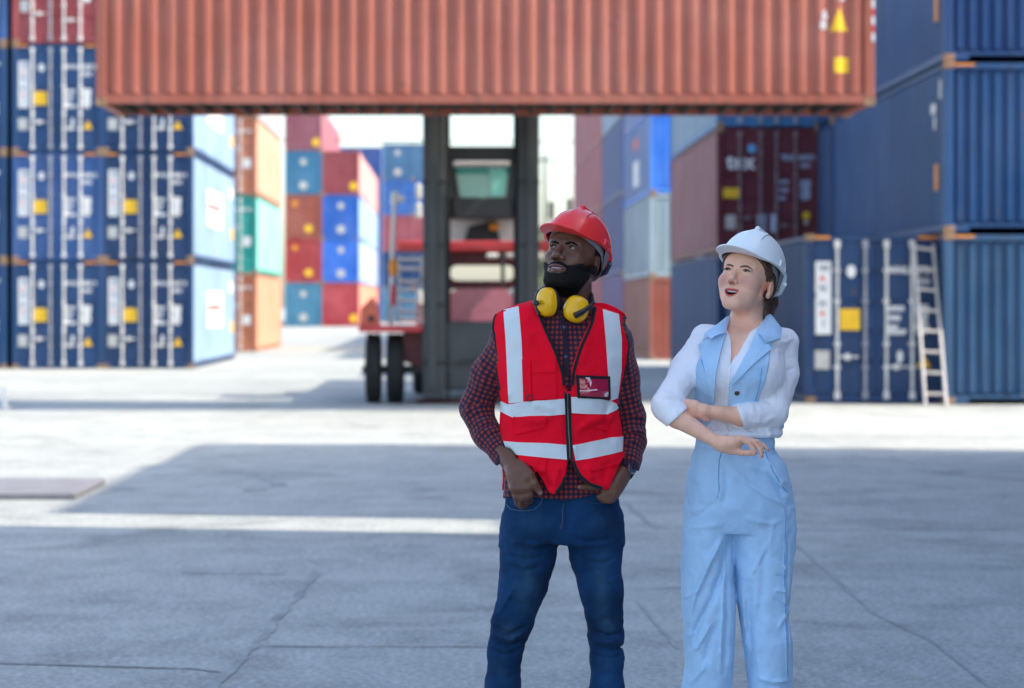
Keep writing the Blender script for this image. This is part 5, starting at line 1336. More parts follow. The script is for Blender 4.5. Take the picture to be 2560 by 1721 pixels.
def plaid_uv(V, arms, Cx, Cy):
    """pattern coordinates: around the trunk, or along and around each sleeve"""
    uv = np.stack([np.arctan2(V[:, 0] - Cx, -(V[:, 1] - Cy)) * .135, V[:, 2], np.zeros(len(V))], 1)
    for A in arms:
        best = np.full(len(V), 1e9); ll = 0
        for a, b in zip(A[:-1], A[1:]):
            a_, b_ = np.array(tuple(a)), np.array(tuple(b)); e = b_ - a_; L_e = np.linalg.norm(e); t = np.clip(((V - a_) @ e) / (e @ e), 0, 1); w = V - a_ - t[:, None] * e; d = np.linalg.norm(w, axis=1)
            ref = np.array([0, -1.0, 0]); ref = ref - e * (ref @ e) / (e @ e); ref /= np.linalg.norm(ref); r2 = np.cross(e / L_e, ref)
            ang = np.arctan2(w @ r2, w @ ref); m = (d < best) & (d < .068); u = np.stack([ang * .046, ll + t * L_e, np.zeros(len(V))], 1); best = np.where(m, d, best)
            torso_m = (V[:, 0] > P(1142, 900).x) & (V[:, 0] < P(1412, 900).x)
            m = m & ~torso_m; uv[m] = u[m]; ll += L_e
    return uv
uv = plaid_uv(v, [RA, LA], P(1280, 900).x, PZ)
shirt = link('shirt', npmesh('shirt', v, q, M['plaid'], dict(plaid=uv)), man)
bvs = bvh_of(shirt.data)
stripline('button_placket', bvs, [V2(*p_) for p_ in ((770, 200), (790, 330), (797, 470), (800, 600))], 11, M['plaid_trim'], shirt, n=20, t=.0022)
for p_ in ((783, 265), (795, 465)):
    tq = PP(V2(*p_)); hq = bvs.ray_cast(CAMP, (tq - CAMP).normalized(), 30)[0]
    if hq: MB().cyl(hq - Vector((0, .0055, 0)), hq - Vector((0, .002, 0)), .0052, n=12).build('button', M['navy'], shirt)
for sgn, pts_ in ((-1, ((1262, 672), (1276, 700), (1290, 722))), (1, ((1340, 680), (1328, 706), (1310, 724)))):
    piping('collar', bvs, pts_, .009, M['plaid_trim'], shirt, n=12)

# --- vest
ve = SDF((.06, PZ - .23, 1.04), (.575, PZ + .23, 1.68), .0040)
vrows = [(684, 1215, 1362, .080, .008), (691, 1188, 1380, .092, .006), (700, 1160, 1402, .104, .002), (712, 1136, 1420, .114, .002), (745, 1121, 1433, .130), (800, 1124, 1432, .140, -.004), (860, 1130, 1420, .147, -.008), (930, 1138, 1411, .145, -.010), (1000, 1138, 1420, .143, -.010), (1060, 1142, 1424, .146, -.012), (1135, 1142, 1416, .150, -.014)]
ve.loft(rows_from(vrows), 0, 2.25)
vf = [([(1310, 985), (1345, 960), (1400, 945)], 7, .006), ([(1190, 955), (1225, 960), (1260, 950)], 7, .005), ([(1160, 900), (1185, 985)], 6, -.005), ([(1388, 900), (1375, 960), (1395, 1010)], 7, -.006), ([(1235, 1075), (1250, 1115)], 8, -.010), ([(1272, 1060), (1262, 1110)], 7, .006),
      ([(1205, 1060), (1222, 1110)], 7, .006), ([(1335, 1060), (1350, 1095)], 8, .005), ([(1380, 1050), (1375, 1100)], 7, -.005), ([(1290, 900), (1288, 1050)], 6, -.003), ([(1215, 760), (1250, 840)], 9, -.004), ([(1345, 760), (1320, 830)], 9, .003), ([(1310, 1010), (1305, 1050)], 6, .004), ([(1215, 920), (1262, 935)], 8, .004), ([(1330, 900), (1395, 880)], 8, .004)]
ve.disp(strokes([(a_, b_, c_ * 1.5) for a_, b_, c_ in vf], 9.0)); ve.disp(lambda p: .004 * vnoise(p * np.array([1, 1, .7]), 13, 6) + .0015 * vnoise(p, 34, 7))
outl = [V2(*a) for a in ((330, 165), (480, 105), (575, 78), (640, 235), (730, 430), (782, 560), (790, 640), (800, 700), (838, 700), (832, 560), (880, 400), (960, 230), (990, 118), (1060, 140), (1150, 165), (1205, 205), (1235, 280), (1226, 420), (1205, 560), (1180, 650), (1150, 740), (1150, 820), (1185, 920), (1205, 1010), (1190, 1110), (1150, 1220), (1085, 1366), (1040, 1362), (955, 1335), (885, 1275), (852, 1205), (838, 1165), (812, 1165), (802, 1230), (780, 1330), (740, 1385), (712, 1400), (680, 1380), (640, 1300), (600, 1240), (560, 1290), (395, 1285), (375, 1180), (345, 1000), (350, 850), (362, 780), (345, 690), (322, 560), (305, 420), (298, 260), (315, 170))]
def vcut(p):
    x, y = scr(p); d = poly_sd(x, y, outl) * PX; fr = p[:, 1] < PZ + .02
    back = np.maximum.reduce([(y - 1118) * PX, (690 - y) * PX, (1128 - x) * PX, (x - 1428) * PX])
    return np.where(fr, d, back)
ve.clip(vcut, .05)
for A, w in ((RA, .060), (LA, .060)):
    ve.cap(A[0] + (A[0] - A[1]) * .4, A[1], w + .006, .056, .004, 's'); ve.cap(A[1], A[2], .056, .052, .004, 's')
ve.chain([PP(H1(250, 200), -.085), PP(H1(430, 560), -.130), PP(H1(660, 760), -.150), PP(H1(720, 1050), -.150)], [.031, .032, .026, .02], .004, 's')
ve.chain([PP(H1(640, 480), -.140), PP(H1(850, 800), -.164), PP(H1(990, 1030), -.162)], [.022, .017, .014], .004, 's')
v, q = ve.net(); v = relax(v, q, 2, .3)
vest = link('safety_vest', npmesh('safety_vest', v, q, M['vest_red']), man); bvv = bvh_of(vest.data)
def VS(name, A, B, mat, par=None, **kw): return patch(name, bvv, [V2(*a) for a in A], [V2(*b) for b in B], mat, par or vest, **kw)
T1 = .0022
VS('reflective_stripe', [(376, 150), (392, 350), (402, 560), (412, 782)], [(478, 128), (498, 350), (506, 560), (510, 770)], M['reflect'], nu=40, nv=7, t=T1)
VS('reflective_stripe', [(1046, 146), (1066, 350), (1080, 560), (1094, 765)], [(1152, 180), (1172, 350), (1170, 560), (1146, 745)], M['reflect'], nu=40, nv=7, t=T1)
VS('reflective_stripe', [(358, 765), (410, 790), (510, 770), (650, 762), (786, 750)], [(356, 833), (443, 880), (600, 872), (700, 864), (790, 855)], M['reflect'], nu=46, nv=7, t=T1 + .0012)
VS('reflective_stripe', [(832, 738), (920, 740), (1000, 746), (1100, 765), (1132, 782)], [(836, 846), (930, 852), (1080, 858), (1120, 835), (1148, 812)], M['reflect'], nu=34, nv=7, t=T1 + .0012)
VS('reflective_stripe', [(378, 1036), (480, 1045), (670, 1050), (802, 1062)], [(402, 1108), (480, 1130), (670, 1150), (808, 1162)], M['reflect'], nu=46, nv=7, t=T1)
VS('reflective_stripe', [(842, 1066), (920, 1050), (1100, 1012), (1204, 1004)], [(862, 1168), (950, 1156), (1100, 1125), (1196, 1100)], M['reflect'], nu=34, nv=7, t=T1)
# zip, trims
def VL(name, pts, w, mat, par=None, n=30, **kw): return stripline(name, bvv, [V2(*p) for p in pts], w, mat, par or vest, n=n, **kw)
VL('zip', [(797, 600), (806, 700), (812, 850), (818, 1000), (826, 1175)], 14, M['vest_trim'], t=.0035)
VL('zip_teeth', [(800, 620), (808, 720), (814, 870), (820, 1010), (827, 1170)], 2.0, M['greyplate_dark'], t=.0046)
VL('zip_puller', [(800, 618), (802, 675)], 5, M['soft_black'], n=6, t=.009)
piping('trim', bvv, [V2(*p) for p in [(578, 92), (638, 238), (728, 436), (777, 575), (782, 660)]], .0052, M['vest_trim'], vest)
piping('trim', bvv, [V2(*p) for p in [(996, 134), (974, 240), (896, 410), (848, 570), (842, 660)]], .0052, M['vest_trim'], vest)
piping('trim', bvv, [V2(*p) for p in [(322, 172), (305, 262), (312, 420), (330, 560), (352, 690)]], .0052, M['vest_trim'], vest)
piping('trim', bvv, [V2(*p) for p in [(1198, 203), (1228, 282), (1218, 420), (1198, 560), (1172, 660)]], .0052, M['vest_trim'], vest)
piping('trim', bvv, [V2(*p) for p in [(846, 1170), (862, 1215), (895, 1275), (960, 1328), (1042, 1354)]], .0052, M['vest_trim'], vest)
piping('trim', bvv, [V2(*p) for p in [(812, 1170), (800, 1240), (775, 1325), (730, 1385)]], .0052, M['vest_trim'], vest)
# pockets
pk = VS('chest_pocket', [(568, 500), (575, 755)], [(730, 496), (735, 752)], M['vest_red'], nu=14, nv=10, t=.0055)
VS('pocket_flap', [(565, 488), (572, 576)], [(728, 484), (730, 572)], M['vest_red'], pk, nu=6, nv=10, t=.010)
VS('pen_pocket', [(502, 484), (512, 764)], [(556, 484), (568, 764)], M['vest_red'], nu=14, nv=4, t=.0045)
for A, B in (([(442, 872), (452, 995)], [(663, 868), (664, 940)]), ([(478, 1146), (500, 1165)], [(668, 1152), (655, 1248)]), ([(922, 862), (935, 930)], [(1110, 868), (1065, 968)]), ([(948, 1172), (962, 1242)], [(1190, 1116), (1150, 1190)])):
    VS('pocket_flap', A, B, M['vest_red'], nu=9, nv=14, t=.006)
bd = VS('badge_holder', [(864, 590), (874, 745)], [(1088, 598), (1090, 750)], M['vest_trim'], nu=8, nv=8, t=.007)
bgm, nt, p_ = newmat('badge_window'); p_.inputs['Base Color'].default_value = (0.42, 0.01, 0.05, 1); p_.inputs['Roughness'].default_value = 0.08; p_.inputs['Coat Weight'].default_value = 1
wv = N(nt, 'ShaderNodeTexNoise', i_Scale=22.0, i_Detail=2.0); tcx = N(nt, 'ShaderNodeTexCoord'); nt.links.new(tcx.outputs['Object'], wv.inputs['Vector'])
bmp = N(nt, 'ShaderNodeBump', i_Strength=0.9, i_Distance=0.01); nt.links.new(wv.outputs[0], bmp.inputs['Height']); nt.links.new(bmp.outputs[0], p_.inputs['Normal']); nt.links.new(bmp.outputs[0], p_.inputs['Coat Normal'])
VS('badge_window', [(884, 612), (892, 728)], [(1070, 618), (1074, 734)], bgm, bd, nu=8, nv=8, t=.0085)
hl = plain('plastic_glint', (0.75, 0.62, 0.66), 0.2)  # pale strips painted as reflections on the badge window
VS('window_glint', [(888, 690), (945, 700), (1000, 690)], [(886, 697), (945, 704), (1000, 697)], hl, bd, nu=8, nv=3, t=.0095)
VS('window_glint', [(920, 606), (950, 630), (955, 668)], [(950, 606), (966, 640), (958, 668)], hl, bd, nu=8, nv=3, t=.0095)
VS('window_glint', [(1042, 726), (1050, 706), (1068, 696)], [(1060, 732), (1068, 716), (1072, 700)], hl, bd, nu=8, nv=3, t=.0095)
# D-ring
c = Vector(bvv.find_nearest(PP(V2(540, 750), -.16))[0]); dr = MB(); dr.tube([c + Vector((.0105 * math.sin(t), -.008, .003 - .0125 * math.cos(t) * (1 if math.cos(t) > 0 else .5))) for t in [i * 2 * math.pi / 20 for i in range(21)]], .0017, 6); dr.build('d_ring', M['soft_black'], vest)

# --- jeans
je = SDF((-.02, PZ - .22, .03), (.58, PZ + .24, 1.13), .0048)
LL = [(1206, 1200, .086), (1203, 1265, .086), (1190, 1330, .0735), (1166, 1420, .061), (1150, 1485, .0535), (1145, 1568, .0535), (1138, 1680, .051), (1130, 1845, .058)]
RL = [(1352, 1200, .084), (1357, 1265, .080), (1370, 1340, .065), (1380, 1450, .0525), (1383, 1500, .052), (1383, 1568, .0515), (1388, 1680, .050), (1394, 1845, .058)]
for LLx in (LL, RL): je.chain([P(x, y, .012 if y < 1450 else (.02 if y > 1600 else .0)) for x, y, r in LLx], [r for x, y, r in LLx], .02)
je.loft(rows_from([(1112, 1154, 1408, .112), (1150, 1149, 1411, .116), (1200, 1144, 1415, .120), (1235, 1150, 1412, .105)]), .03, 2.3)
fj = [([(1150, 1262), (1200, 1275), (1255, 1262)], 5, -.005), ([(1152, 1285), (1195, 1300), (1235, 1290)], 5, -.005), ([(1160, 1235), (1230, 1240)], 5, .004), ([(1125, 1425), (1160, 1445), (1205, 1420)], 5, -.007), ([(1118, 1455), (1160, 1470), (1195, 1455)], 5, -.008), ([(1120, 1440), (1165, 1458), (1200, 1438)], 5, .006), ([(1118, 1480), (1150, 1492), (1188, 1476)], 5, -.006), ([(1160, 1360), (1190, 1380)], 6, -.004), ([(1135, 1400), (1170, 1340)], 6, .004),
      ([(1352, 1435), (1385, 1448), (1415, 1440)], 5, -.007), ([(1350, 1452), (1385, 1465), (1420, 1455)], 5, .006), ([(1352, 1468), (1390, 1480), (1420, 1472)], 5, -.008), ([(1355, 1492), (1390, 1500), (1420, 1490)], 4, -.005), ([(1330, 1275), (1370, 1285), (1400, 1270)], 5, -.004), ([(1350, 1300), (1390, 1330)], 6, .004), ([(1300, 1220), (1340, 1235), (1390, 1225)], 5, -.005), ([(1365, 1400), (1400, 1405)], 5, .004),
      ([(1285, 1150), (1284, 1215)], 3, .004), ([(1262, 1235), (1220, 1250)], 6, -.004)]
je.disp(strokes([(a_, b_ * .8, c_ * 1.6) for a_, b_, c_ in fj], 9.0)); je.disp(lambda p: .0035 * vnoise(p * np.array([1, 1, .6]), 22, 12) + .0022 * vnoise(p * np.array([1, 1, 1.8]), 40, 13))
v, q = je.net(); v = relax(v, q, 1, .3); xs_, ys_ = scr(v); fd = np.zeros(len(v))
for cx_, cy_, rx_, ry_, a_ in ((1200, 1335, 26, 70, .8), (1372, 1330, 20, 80, .8), (1160, 1440, 22, 22, .9), (1384, 1425, 20, 22, .8), (1215, 1190, 40, 22, .5), (1370, 1190, 30, 22, .4), (1140, 1520, 18, 40, .35), (1385, 1520, 18, 40, .35)): fd = np.maximum(fd, a_ * np.exp(-((xs_ - cx_) / rx_) ** 2 - ((ys_ - cy_) / ry_) ** 2))
fd *= np.clip(.75 + .5 * vnoise(v * np.array([1, 1, .5]), 60, 5), 0, 1.2) * (v[:, 1] < PZ)
nt = M['denim'].node_tree; pb = nt.nodes['Principled BSDF']; src = pb.inputs['Base Color'].links[0].from_socket; at = N(nt, 'ShaderNodeAttribute', attribute_name='fade')
nt.links.new(mixc(nt, at.outputs['Fac'], src, (0.032, 0.085, 0.150)), pb.inputs['Base Color'])
jeans = link('jeans', npmesh('jeans', v, q, M['denim'], dict(fade=fd)), man); bvj = bvh_of(jeans.data)
stripline('fly_seam', bvj, [(1283, 1148), (1281, 1190), (1276, 1206)], 1.2, M['denim_stitch'], jeans, n=10, t=.002)
stripline('pocket_edge', bvj, [(1237, 1130), (1232, 1148), (1215, 1162), (1190, 1164), (1165, 1160), (1153, 1148)], 2.4, cloth('pale_denim_edge', (0.04, 0.10, 0.17), 0.8), jeans, n=26, t=.004)
stripline('pocket_edge', bvj, [(1326, 1128), (1334, 1140), (1352, 1147), (1385, 1146), (1406, 1140)], 2.4, cloth('navy_denim_edge', (0.012, 0.05, 0.11), 0.8), jeans, n=20, t=.004)
# shoes (below the picture)
for nm, x in (('l', 1128), ('r', 1396)):
    s_ = SDF(tuple(P(x, 1850, 0) + Vector((-.07, -.26, -.1))), tuple(P(x, 1850, 0) + Vector((.07, .12, .14))), .006); b = P(x, 1895, 0); b.z = 0
    s_.ell((b.x, b.y - .085, .038), (.046, .115, .040), 0); s_.ell((b.x, b.y + .02, .055), (.040, .075, .058), .04); s_.cap((b.x, b.y + .02, .05), (b.x, b.y + .02, .13), .042, .046, .03)
    s_.clip(lambda p: .003 - p[:, 2], .05)
    v, q = s_.net(); link('shoe', npmesh('shoe', v, q, M['leather']), man)
# watch on his left wrist
wc = PP(H2(800, 560), -.035); ax_ = (PP(H2(600, 830), -.075) - P(1432, 1056, -.02)).normalized()
m = MB(); a = ax_.orthogonal().normalized(); b = ax_.cross(a); ring = []
for i in range(25): t = 2 * math.pi * i / 24; ring.append(wc + a * .0285 * math.cos(t) + b * .0285 * math.sin(t))
vs = []
for p in ring: o = (p - wc).normalized() * .003; vs += [p + ax_ * .009, p - ax_ * .009, p - ax_ * .009 + o, p + ax_ * .009 + o]
fs = [(4 * i + k, 4 * i + (k + 1) % 4, 4 * i + 4 + (k + 1) % 4, 4 * i + 4 + k) for i in range(24) for k in range(4)]
m.add(vs, fs, True); watch = m.build('wristwatch', M['soft_black'], man)
dirn = (Vector((.45, -.85, .1)) - ax_ * Vector((.45, -.85, .1)).dot(ax_)).normalized(); f0 = wc + dirn * .029
MB().cyl(f0, f0 + dirn * .009, .0185, .0175, 24).build('watch_case', M['steel'], watch); MB().cyl(f0 + dirn * .0088, f0 + dirn * .0100, .0150, .0150, 24).build('watch_dial', plain('watch_dial', (0.02, 0.06, 0.10), 0.06), watch)

# --- earmuffs round the neck
def Em(x, y): return ((1300 + x / 4.48) / KD, (490 + y / 4.48) / KD)
em = link('ear_defenders', MB().tube([PP(Em(*p), d) for p, d in (((215, 1340), -.13), ((165, 1200), -.10), ((200, 1080), -.05), ((290, 1020), .02), ((420, 1000), .085), ((600, 1010), .10), ((740, 1040), .06), ((800, 1110), -.01), ((812, 1190), -.07), ((770, 1270), -.125))], [.005, .006, .0065, .007, .007, .007, .007, .0075, .007, .006], 8).mesh('ear_defenders', M['soft_black']), man)
def cup(name, c, n_, up_, rx, rz, depth, mat, squash=1.0):
    """rounded earmuff cup: dome with bevelled facets"""
    n_ = n_.normalized(); up_ = (up_ - n_ * up_.dot(n_)).normalized(); r_ = up_.cross(n_); nn = 32; V, Q = [], []
    prof = [(0.0, 1.0), (.35, 1.0), (.55, .95), (.78, .80), (.93, .58), (1.0, .34), (1.0, .01)]
    for a_, rr in prof:
        for k in range(nn):
            t = 2 * math.pi * k / nn; sx = math.copysign(abs(math.cos(t)) ** .85, math.cos(t)); sz = math.copysign(abs(math.sin(t)) ** .85, math.sin(t)); V.append(tuple(c + n_ * depth * a_ + r_ * rx * rr * sx + up_ * rz * rr * sz))
    Q = [(i * nn + k, i * nn + (k + 1) % nn, (i + 1) * nn + (k + 1) % nn, (i + 1) * nn + k) for i in range(len(prof) - 1) for k in range(nn)]
    return link(name, npmesh(name, np.array(V), np.array(Q), mat), em)
def pad(c, n_, up_, rx, rz, depth):
    n_ = n_.normalized(); up_ = (up_ - n_ * up_.dot(n_)).normalized(); r_ = up_.cross(n_); m = MB(); nn = 28; V = []; prof = [(0, .45), (0, .85), (.3, 1.0), (.7, 1.0), (1.0, .88), (1.0, .4)]
    for a_, rr in prof:
        for k in range(nn): t = 2 * math.pi * k / nn; V.append(c + n_ * depth * a_ + r_ * rx * rr * math.cos(t) + up_ * rz * rr * math.sin(t))
    m.add(V, [(i * nn + k, i * nn + (k + 1) % nn, (i + 1) * nn + (k + 1) % nn, (i + 1) * nn + k) for i in range(len(prof) - 1) for k in range(nn)], True); return m.build('ear_cushion', M['soft_black'], em)
n1 = Vector((-.75, -.62, .0)); c1 = PP(Em(325, 1190), -.115); u1 = Vector((-.12, 0, 1))
cup('ear_cup', c1, n1, u1, .036, .045, .034, M['muff_yellow']); pad(c1 - n1.normalized() * .020, n1, u1, .036, .045, .021)
n2_ = Vector((.22, -.95, .22)); c2 = PP(Em(625, 1275), -.125); u2 = Vector((.35, 0, 1))
cup('ear_cup', c2, n2_, u2, .0385, .0415, .036, M['muff_yellow']); pad(c2 - n2_.normalized() * .020, n2_, u2, .038, .041, .021)
MB().tube([PP(Em(*p), d) for p, d in (((612, 1345), -.172), ((700, 1300), -.166), ((780, 1245), -.14), ((822, 1190), -.09))], [.0105, .0095, .0075, .006], 6).build('cup_arm', M['soft_black'], em)
MB().tube([PP(Em(*p), d) for p, d in (((165, 1195), -.13), ((185, 1200), -.155), ((205, 1215), -.16))], [.009, .009, .005], 8).build('cup_arm', M['soft_black'], em)
# ================================================================== the woman
def WV(x, y): return ((1600 + x / 3.5636) / KD, (760 + y / 3.5636) / KD)
def WH(x, y): return ((1780 + x / 11.665) / KD, (1060 + y / 11.665) / KD)
def WT(x, y): return ((1640 + x / 2.524) / KD, (1100 + y / 2.524) / KD)
def WF(x, y): return ((1760 + x / 5.227) / KD, (540 + y / 5.227) / KD)
def wrows(lst, Fn, y=0.0): return rows_from([(Fn(0, r[0])[1], Fn(r[1], 0)[0], Fn(r[2], 0)[0]) + tuple(r[3:]) for r in lst], y)
M['linen'] = cloth('light_blue_linen', (0.45, 0.66, 0.88), 0.85, weave=900, var=0.07, vs=10, spec=0.12, sheen=0.08)
M['blouse'] = cloth('white_chiffon', (0.88, 0.87, 0.90), 0.8, weave=900, var=0.02, bump=0.12, spec=0.15, sheen=0.1)
M['hair_brown'] = cloth('dark_brown_hair', (0.080, 0.036, 0.018), 0.45, weave=300, var=0.4, bump=0.5, sheen=0.0, spec=0.5, vs=30)
M['sclera_soft'] = plain('eye_white_soft', (0.36, 0.31, 0.28), 0.2); M['brow'] = plain('brown_eyebrow', (0.15, 0.085, 0.055), 0.8); M['lash'] = plain('dark_lashes', (0.02, 0.012, 0.01), 0.7)
M['button'] = plain('dark_button', (0.03, 0.02, 0.03), 0.4)
wskin = skin_mat('fair_skin', (0.92, 0.50, 0.34), (0.62, 0.09, 0.08), dark=(0.62, 0.22, 0.22, 1), sss=0.12, rough=0.45, blush=(0.66, 0.29, 0.22, 1), spec=0.4)
WHM = head_matrix(1869, 698, -32, -14, 6, dz=0.0, sc=1.0)
wg = dict(male=False, nose=.86, lip=.85, mw=.0215, open=.0060, ap=.0029, smile=.0075, zl=-.0690, earz=-.007)
wt = [(150, 830, 1090, .052, .012), (190, 700, 1180, .062, .01), (215, 610, 1270, .074, .008), (250, 560, 1330, .088, .004), (310, 540, 1340, .100), (420, 530, 1300, .110, -.004), (560, 510, 1290, .122, -.014), (680, 498, 1290, .122, -.014), (800, 492, 1288, .106, -.008), (950, 492, 1285, .094), (1080, 500, 1255, .090), (1200, 496, 1205, .092), (1290, 488, 1212, .096)]
WRA = [PP(WV(560, 290), .01), PP(WV(400, 580), -.03), PP(WV(245, 905), -.115), PP(WV(330, 1015), -.150), PP(WV(690, 1235), -.205)]
WLA = [PP(WV(1290, 350), .01), PP(WV(1272, 620), .0), PP(WV(1182, 955), -.060), PP(WV(890, 1002), -.115), PP(WV(565, 950), -.138)]
def w_coarse():
    S = SDF((.50, PZ - .24, .02), (1.10, PZ + .2, 1.66), .006)
    S.loft([(z, cx, cy, a - .012, b - .012) for z, cx, cy, a, b in wrows(wt, WV)], 0, 2.2)
    S.cap(PP(WV(960, 20), .02), PP(WV(925, 260), .015), .047, .056, .03)
    S.cap(PP(WV(660, 290), .0), PP(WV(1200, 290), .0), .030, .030, .03)
    for xs in (((330, 300), (320, 700), (320, 1500), (330, 2380)), ((660, 250), (680, 700), (720, 1500), (740, 2380))): S.chain([PP(WT(*a), .0) for a in xs], [.055, .05, .035, .025], .02)
    v, q = S.net(); v = relax(v, q, 1, .4); return v, q, np.zeros(len(v))
def w_arms(S):
    S.chain(WRA[:3], [.026, .033, .033], .01); S.chain(WRA[2:], [.033, .0315, .0175], .01)
    S.chain(WLA[:3], [.030, .036, .034], .01); S.chain(WLA[2:], [.034, .0300, .0170], .01)
    # right hand, relaxed with bent fingers
    w = WRA[-1]; d0 = -.205
    S.chain([w, PP(WH(330, 560), d0 - .004), PP(WH(600, 540), d0 - .008), PP(WH(850, 450), d0 - .006)], [.0178, .0195, .0190, .0125], .012)
    S.chain([PP(WH(330, 600), d0), PP(WH(600, 640), d0 + .004), PP(WH(820, 560), d0 + .006)], [.0185, .0190, .012], .015)
    S.chain([PP(WH(300, 640), d0), PP(WH(480, 740), d0 - .002), PP(WH(640, 780), d0 - .002)], [.0150, .0130, .0105], .015)
    Fg = [([(840, 440), (1090, 560), (1185, 720), (1262, 872)], [.0092, .0074, .0066, .0052], -.014), ([(930, 445), (1235, 545), (1385, 745), (1448, 960)], [.0092, .0076, .0066, .0052], -.004),
          ([(980, 450), (1310, 520), (1430, 690), (1470, 860)], [.0088, .0070, .0062, .0050], .007), ([(1020, 450), (1330, 520), (1520, 640), (1640, 768)], [.0080, .0064, .0056, .0046], .017)]
    nl = []
    for pts, r, dz in Fg:
        L = [PP(WH(*p), d0 + dz - .004) for p in pts]; S.chain(L, r, .004); nl.append((L[-1] + Vector((0.001, -.0035, .001)), .0050))
    L = [PP(WH(600, 770), d0 - .004), PP(WH(870, 840), d0 - .012), PP(WH(1060, 850), d0 - .014), PP(WH(1235, 868), d0 - .010)]; S.chain(L, [.0125, .0092, .0088, .0066], .008)
    # left hand tucked behind the other forearm
    w2 = WLA[-1]; S.chain([w2, PP(WV(480, 915), -.136), PP(WV(425, 895), -.134)], [.0175, .0185, .0165], .012); S.chain([w2, PP(WV(490, 965), -.134), PP(WV(430, 950), -.128)], [.0160, .0175, .0150], .012)
    for y0, y1 in ((880, 905), (905, 945), (935, 985), (960, 1015)): S.chain([PP(WV(420, y0), -.134), PP(WV(385, y1), -.128), PP(WV(395, y1 + 30), -.112)], [.0092, .0085, .0070], .004)
    S.chain([PP(WV(540, 985), -.142), PP(WV(570, 1020), -.138), PP(WV(605, 1035), -.132)], [.012, .0095, .0070], .006)
    return nl
a0, a1 = W(1620, 1190, PZ), W(2030, 820, PZ)
mew, _ = body_mesh(WHM, wg, [(PP(WV(965, 20), .020), PP(WV(930, 250), .018), .0475, .056)], w_coarse, [hand_fn((a0.x, PZ - .27, a0.z - .02), (a1.x, PZ + .07, a1.z + .05), w_arms, h=.0023)], wskin, 'person')
wom = link('person', mew)
tag(wom, 'woman in a white hard hat, light blue waistcoat and wide trousers with folded arms', 'person')
for s in (-1, 1):
    eyeball(wom, WHM, s, 'green', (-.32, -1, .16), [M['sclera_soft'], M['iris_green'], M['pupil']])
    face_tube('eyebrow', wom, WHM, [(s * .012, -.0918, .0108), (s * .022, -.0918, .0148), (s * .034, -.0878, .0165), (s * .047, -.0755, .0105)], [.0020, .0025, .0020, .0008], M['brow'])
    face_tube('eyelashes', wom, WHM, [(s * .0200, -.0870, .0018), (s * .028, -.0900, .0042), (s * .036, -.0895, .0042), (s * .0455, -.0825, .0012)], [.0010, .0018, .0020, .0012], M['lash'])
mt = MB(); mt.tube([WHM @ Vector(p) for p in ((-.016, -.0875, -.0680), (-.006, -.0925, -.0702), (.006, -.0925, -.0702), (.016, -.0875, -.0680))], [.0020, .0030, .0030, .0020], 8); mt.build('teeth', M['teeth'], wom)
# hair pulled back under the helmet into a bun
def w_hair():
    S = SDF((-.115, -.12, -.16), (.115, .16, .135), .0026, WHM); build_head(S, wg)
    bun = to_l(WHM, PP(WF(850, 1130), .085)); 
    m = S.d < .03; Pl, ix = S.pts(m); x, y, z = Pl[:, 0], Pl[:, 1], Pl[:, 2]
    yf = np.clip((y + .088) / .075, 0, 1)
    line = .058 - .060 * yf ** 1.2 - .022 * np.clip((y + .036) / .018, 0, 1) - .05 * np.clip((y - .020) / .012, 0, 1)
    ear = .020 - np.sqrt((y - .006) ** 2 + ((z + .024) * .72) ** 2); ear = np.where(np.abs(x) > .055, ear, -1)
    flow = .0012 * np.sin((z * .9 + y * .45) * 620 + 2 * vnoise(Pl, 30, 2)) + .0015 * vnoise(Pl, 60, 3)
    S.d[ix] = np.maximum.reduce([S.d[ix] - .0065 - flow, line - z, ear, -.085 - z, np.where(y < .022, -.020 + .03 * np.clip((.004 - y) / .03, 0, 1) - z, -1)]).astype(f32)
    S.chain([(.030, .085, -.055), (.034, .092, -.085), tuple(bun)], [.030, .030, .026], .015); S.ell(tuple(bun), (.029, .029, .036), .01)
    S.disp(lambda p: .0005 * np.sin(p[:, 2] * 700 + p[:, 0] * 300) * (p[:, 1] > PZ + .03), .02)
    v, q = S.net(); return relax(v, q, 1, .3), q
def to_l(Mx, p): return np.array(tuple(Mx.inverted() @ Vector(p)))
v, q = w_hair(); link('hair', npmesh('hair', v, q, M['hair_brown']), wom)
hardhat(wom, WHM, M['hat_white'], M['strap_grey'], M['strap_grey'], M['hat_white'], tilt=-9, up=.043, back=.010, sc=1.0, roll=3, groove_shade_mat=plain('helmet_groove_shade_grey', (0.22, 0.25, 0.28), 0.4))

# --- blouse
bl = SDF((.48, PZ - .24, 1.16), (1.10, PZ + .20, 1.66), .0040)
bl.loft(wrows(wt, WV), 0, 2.2)
for x in (690, 1060): bl.ell(tuple(PP(WV(x, 620), -.085)), (.058, .050, .062), .04)
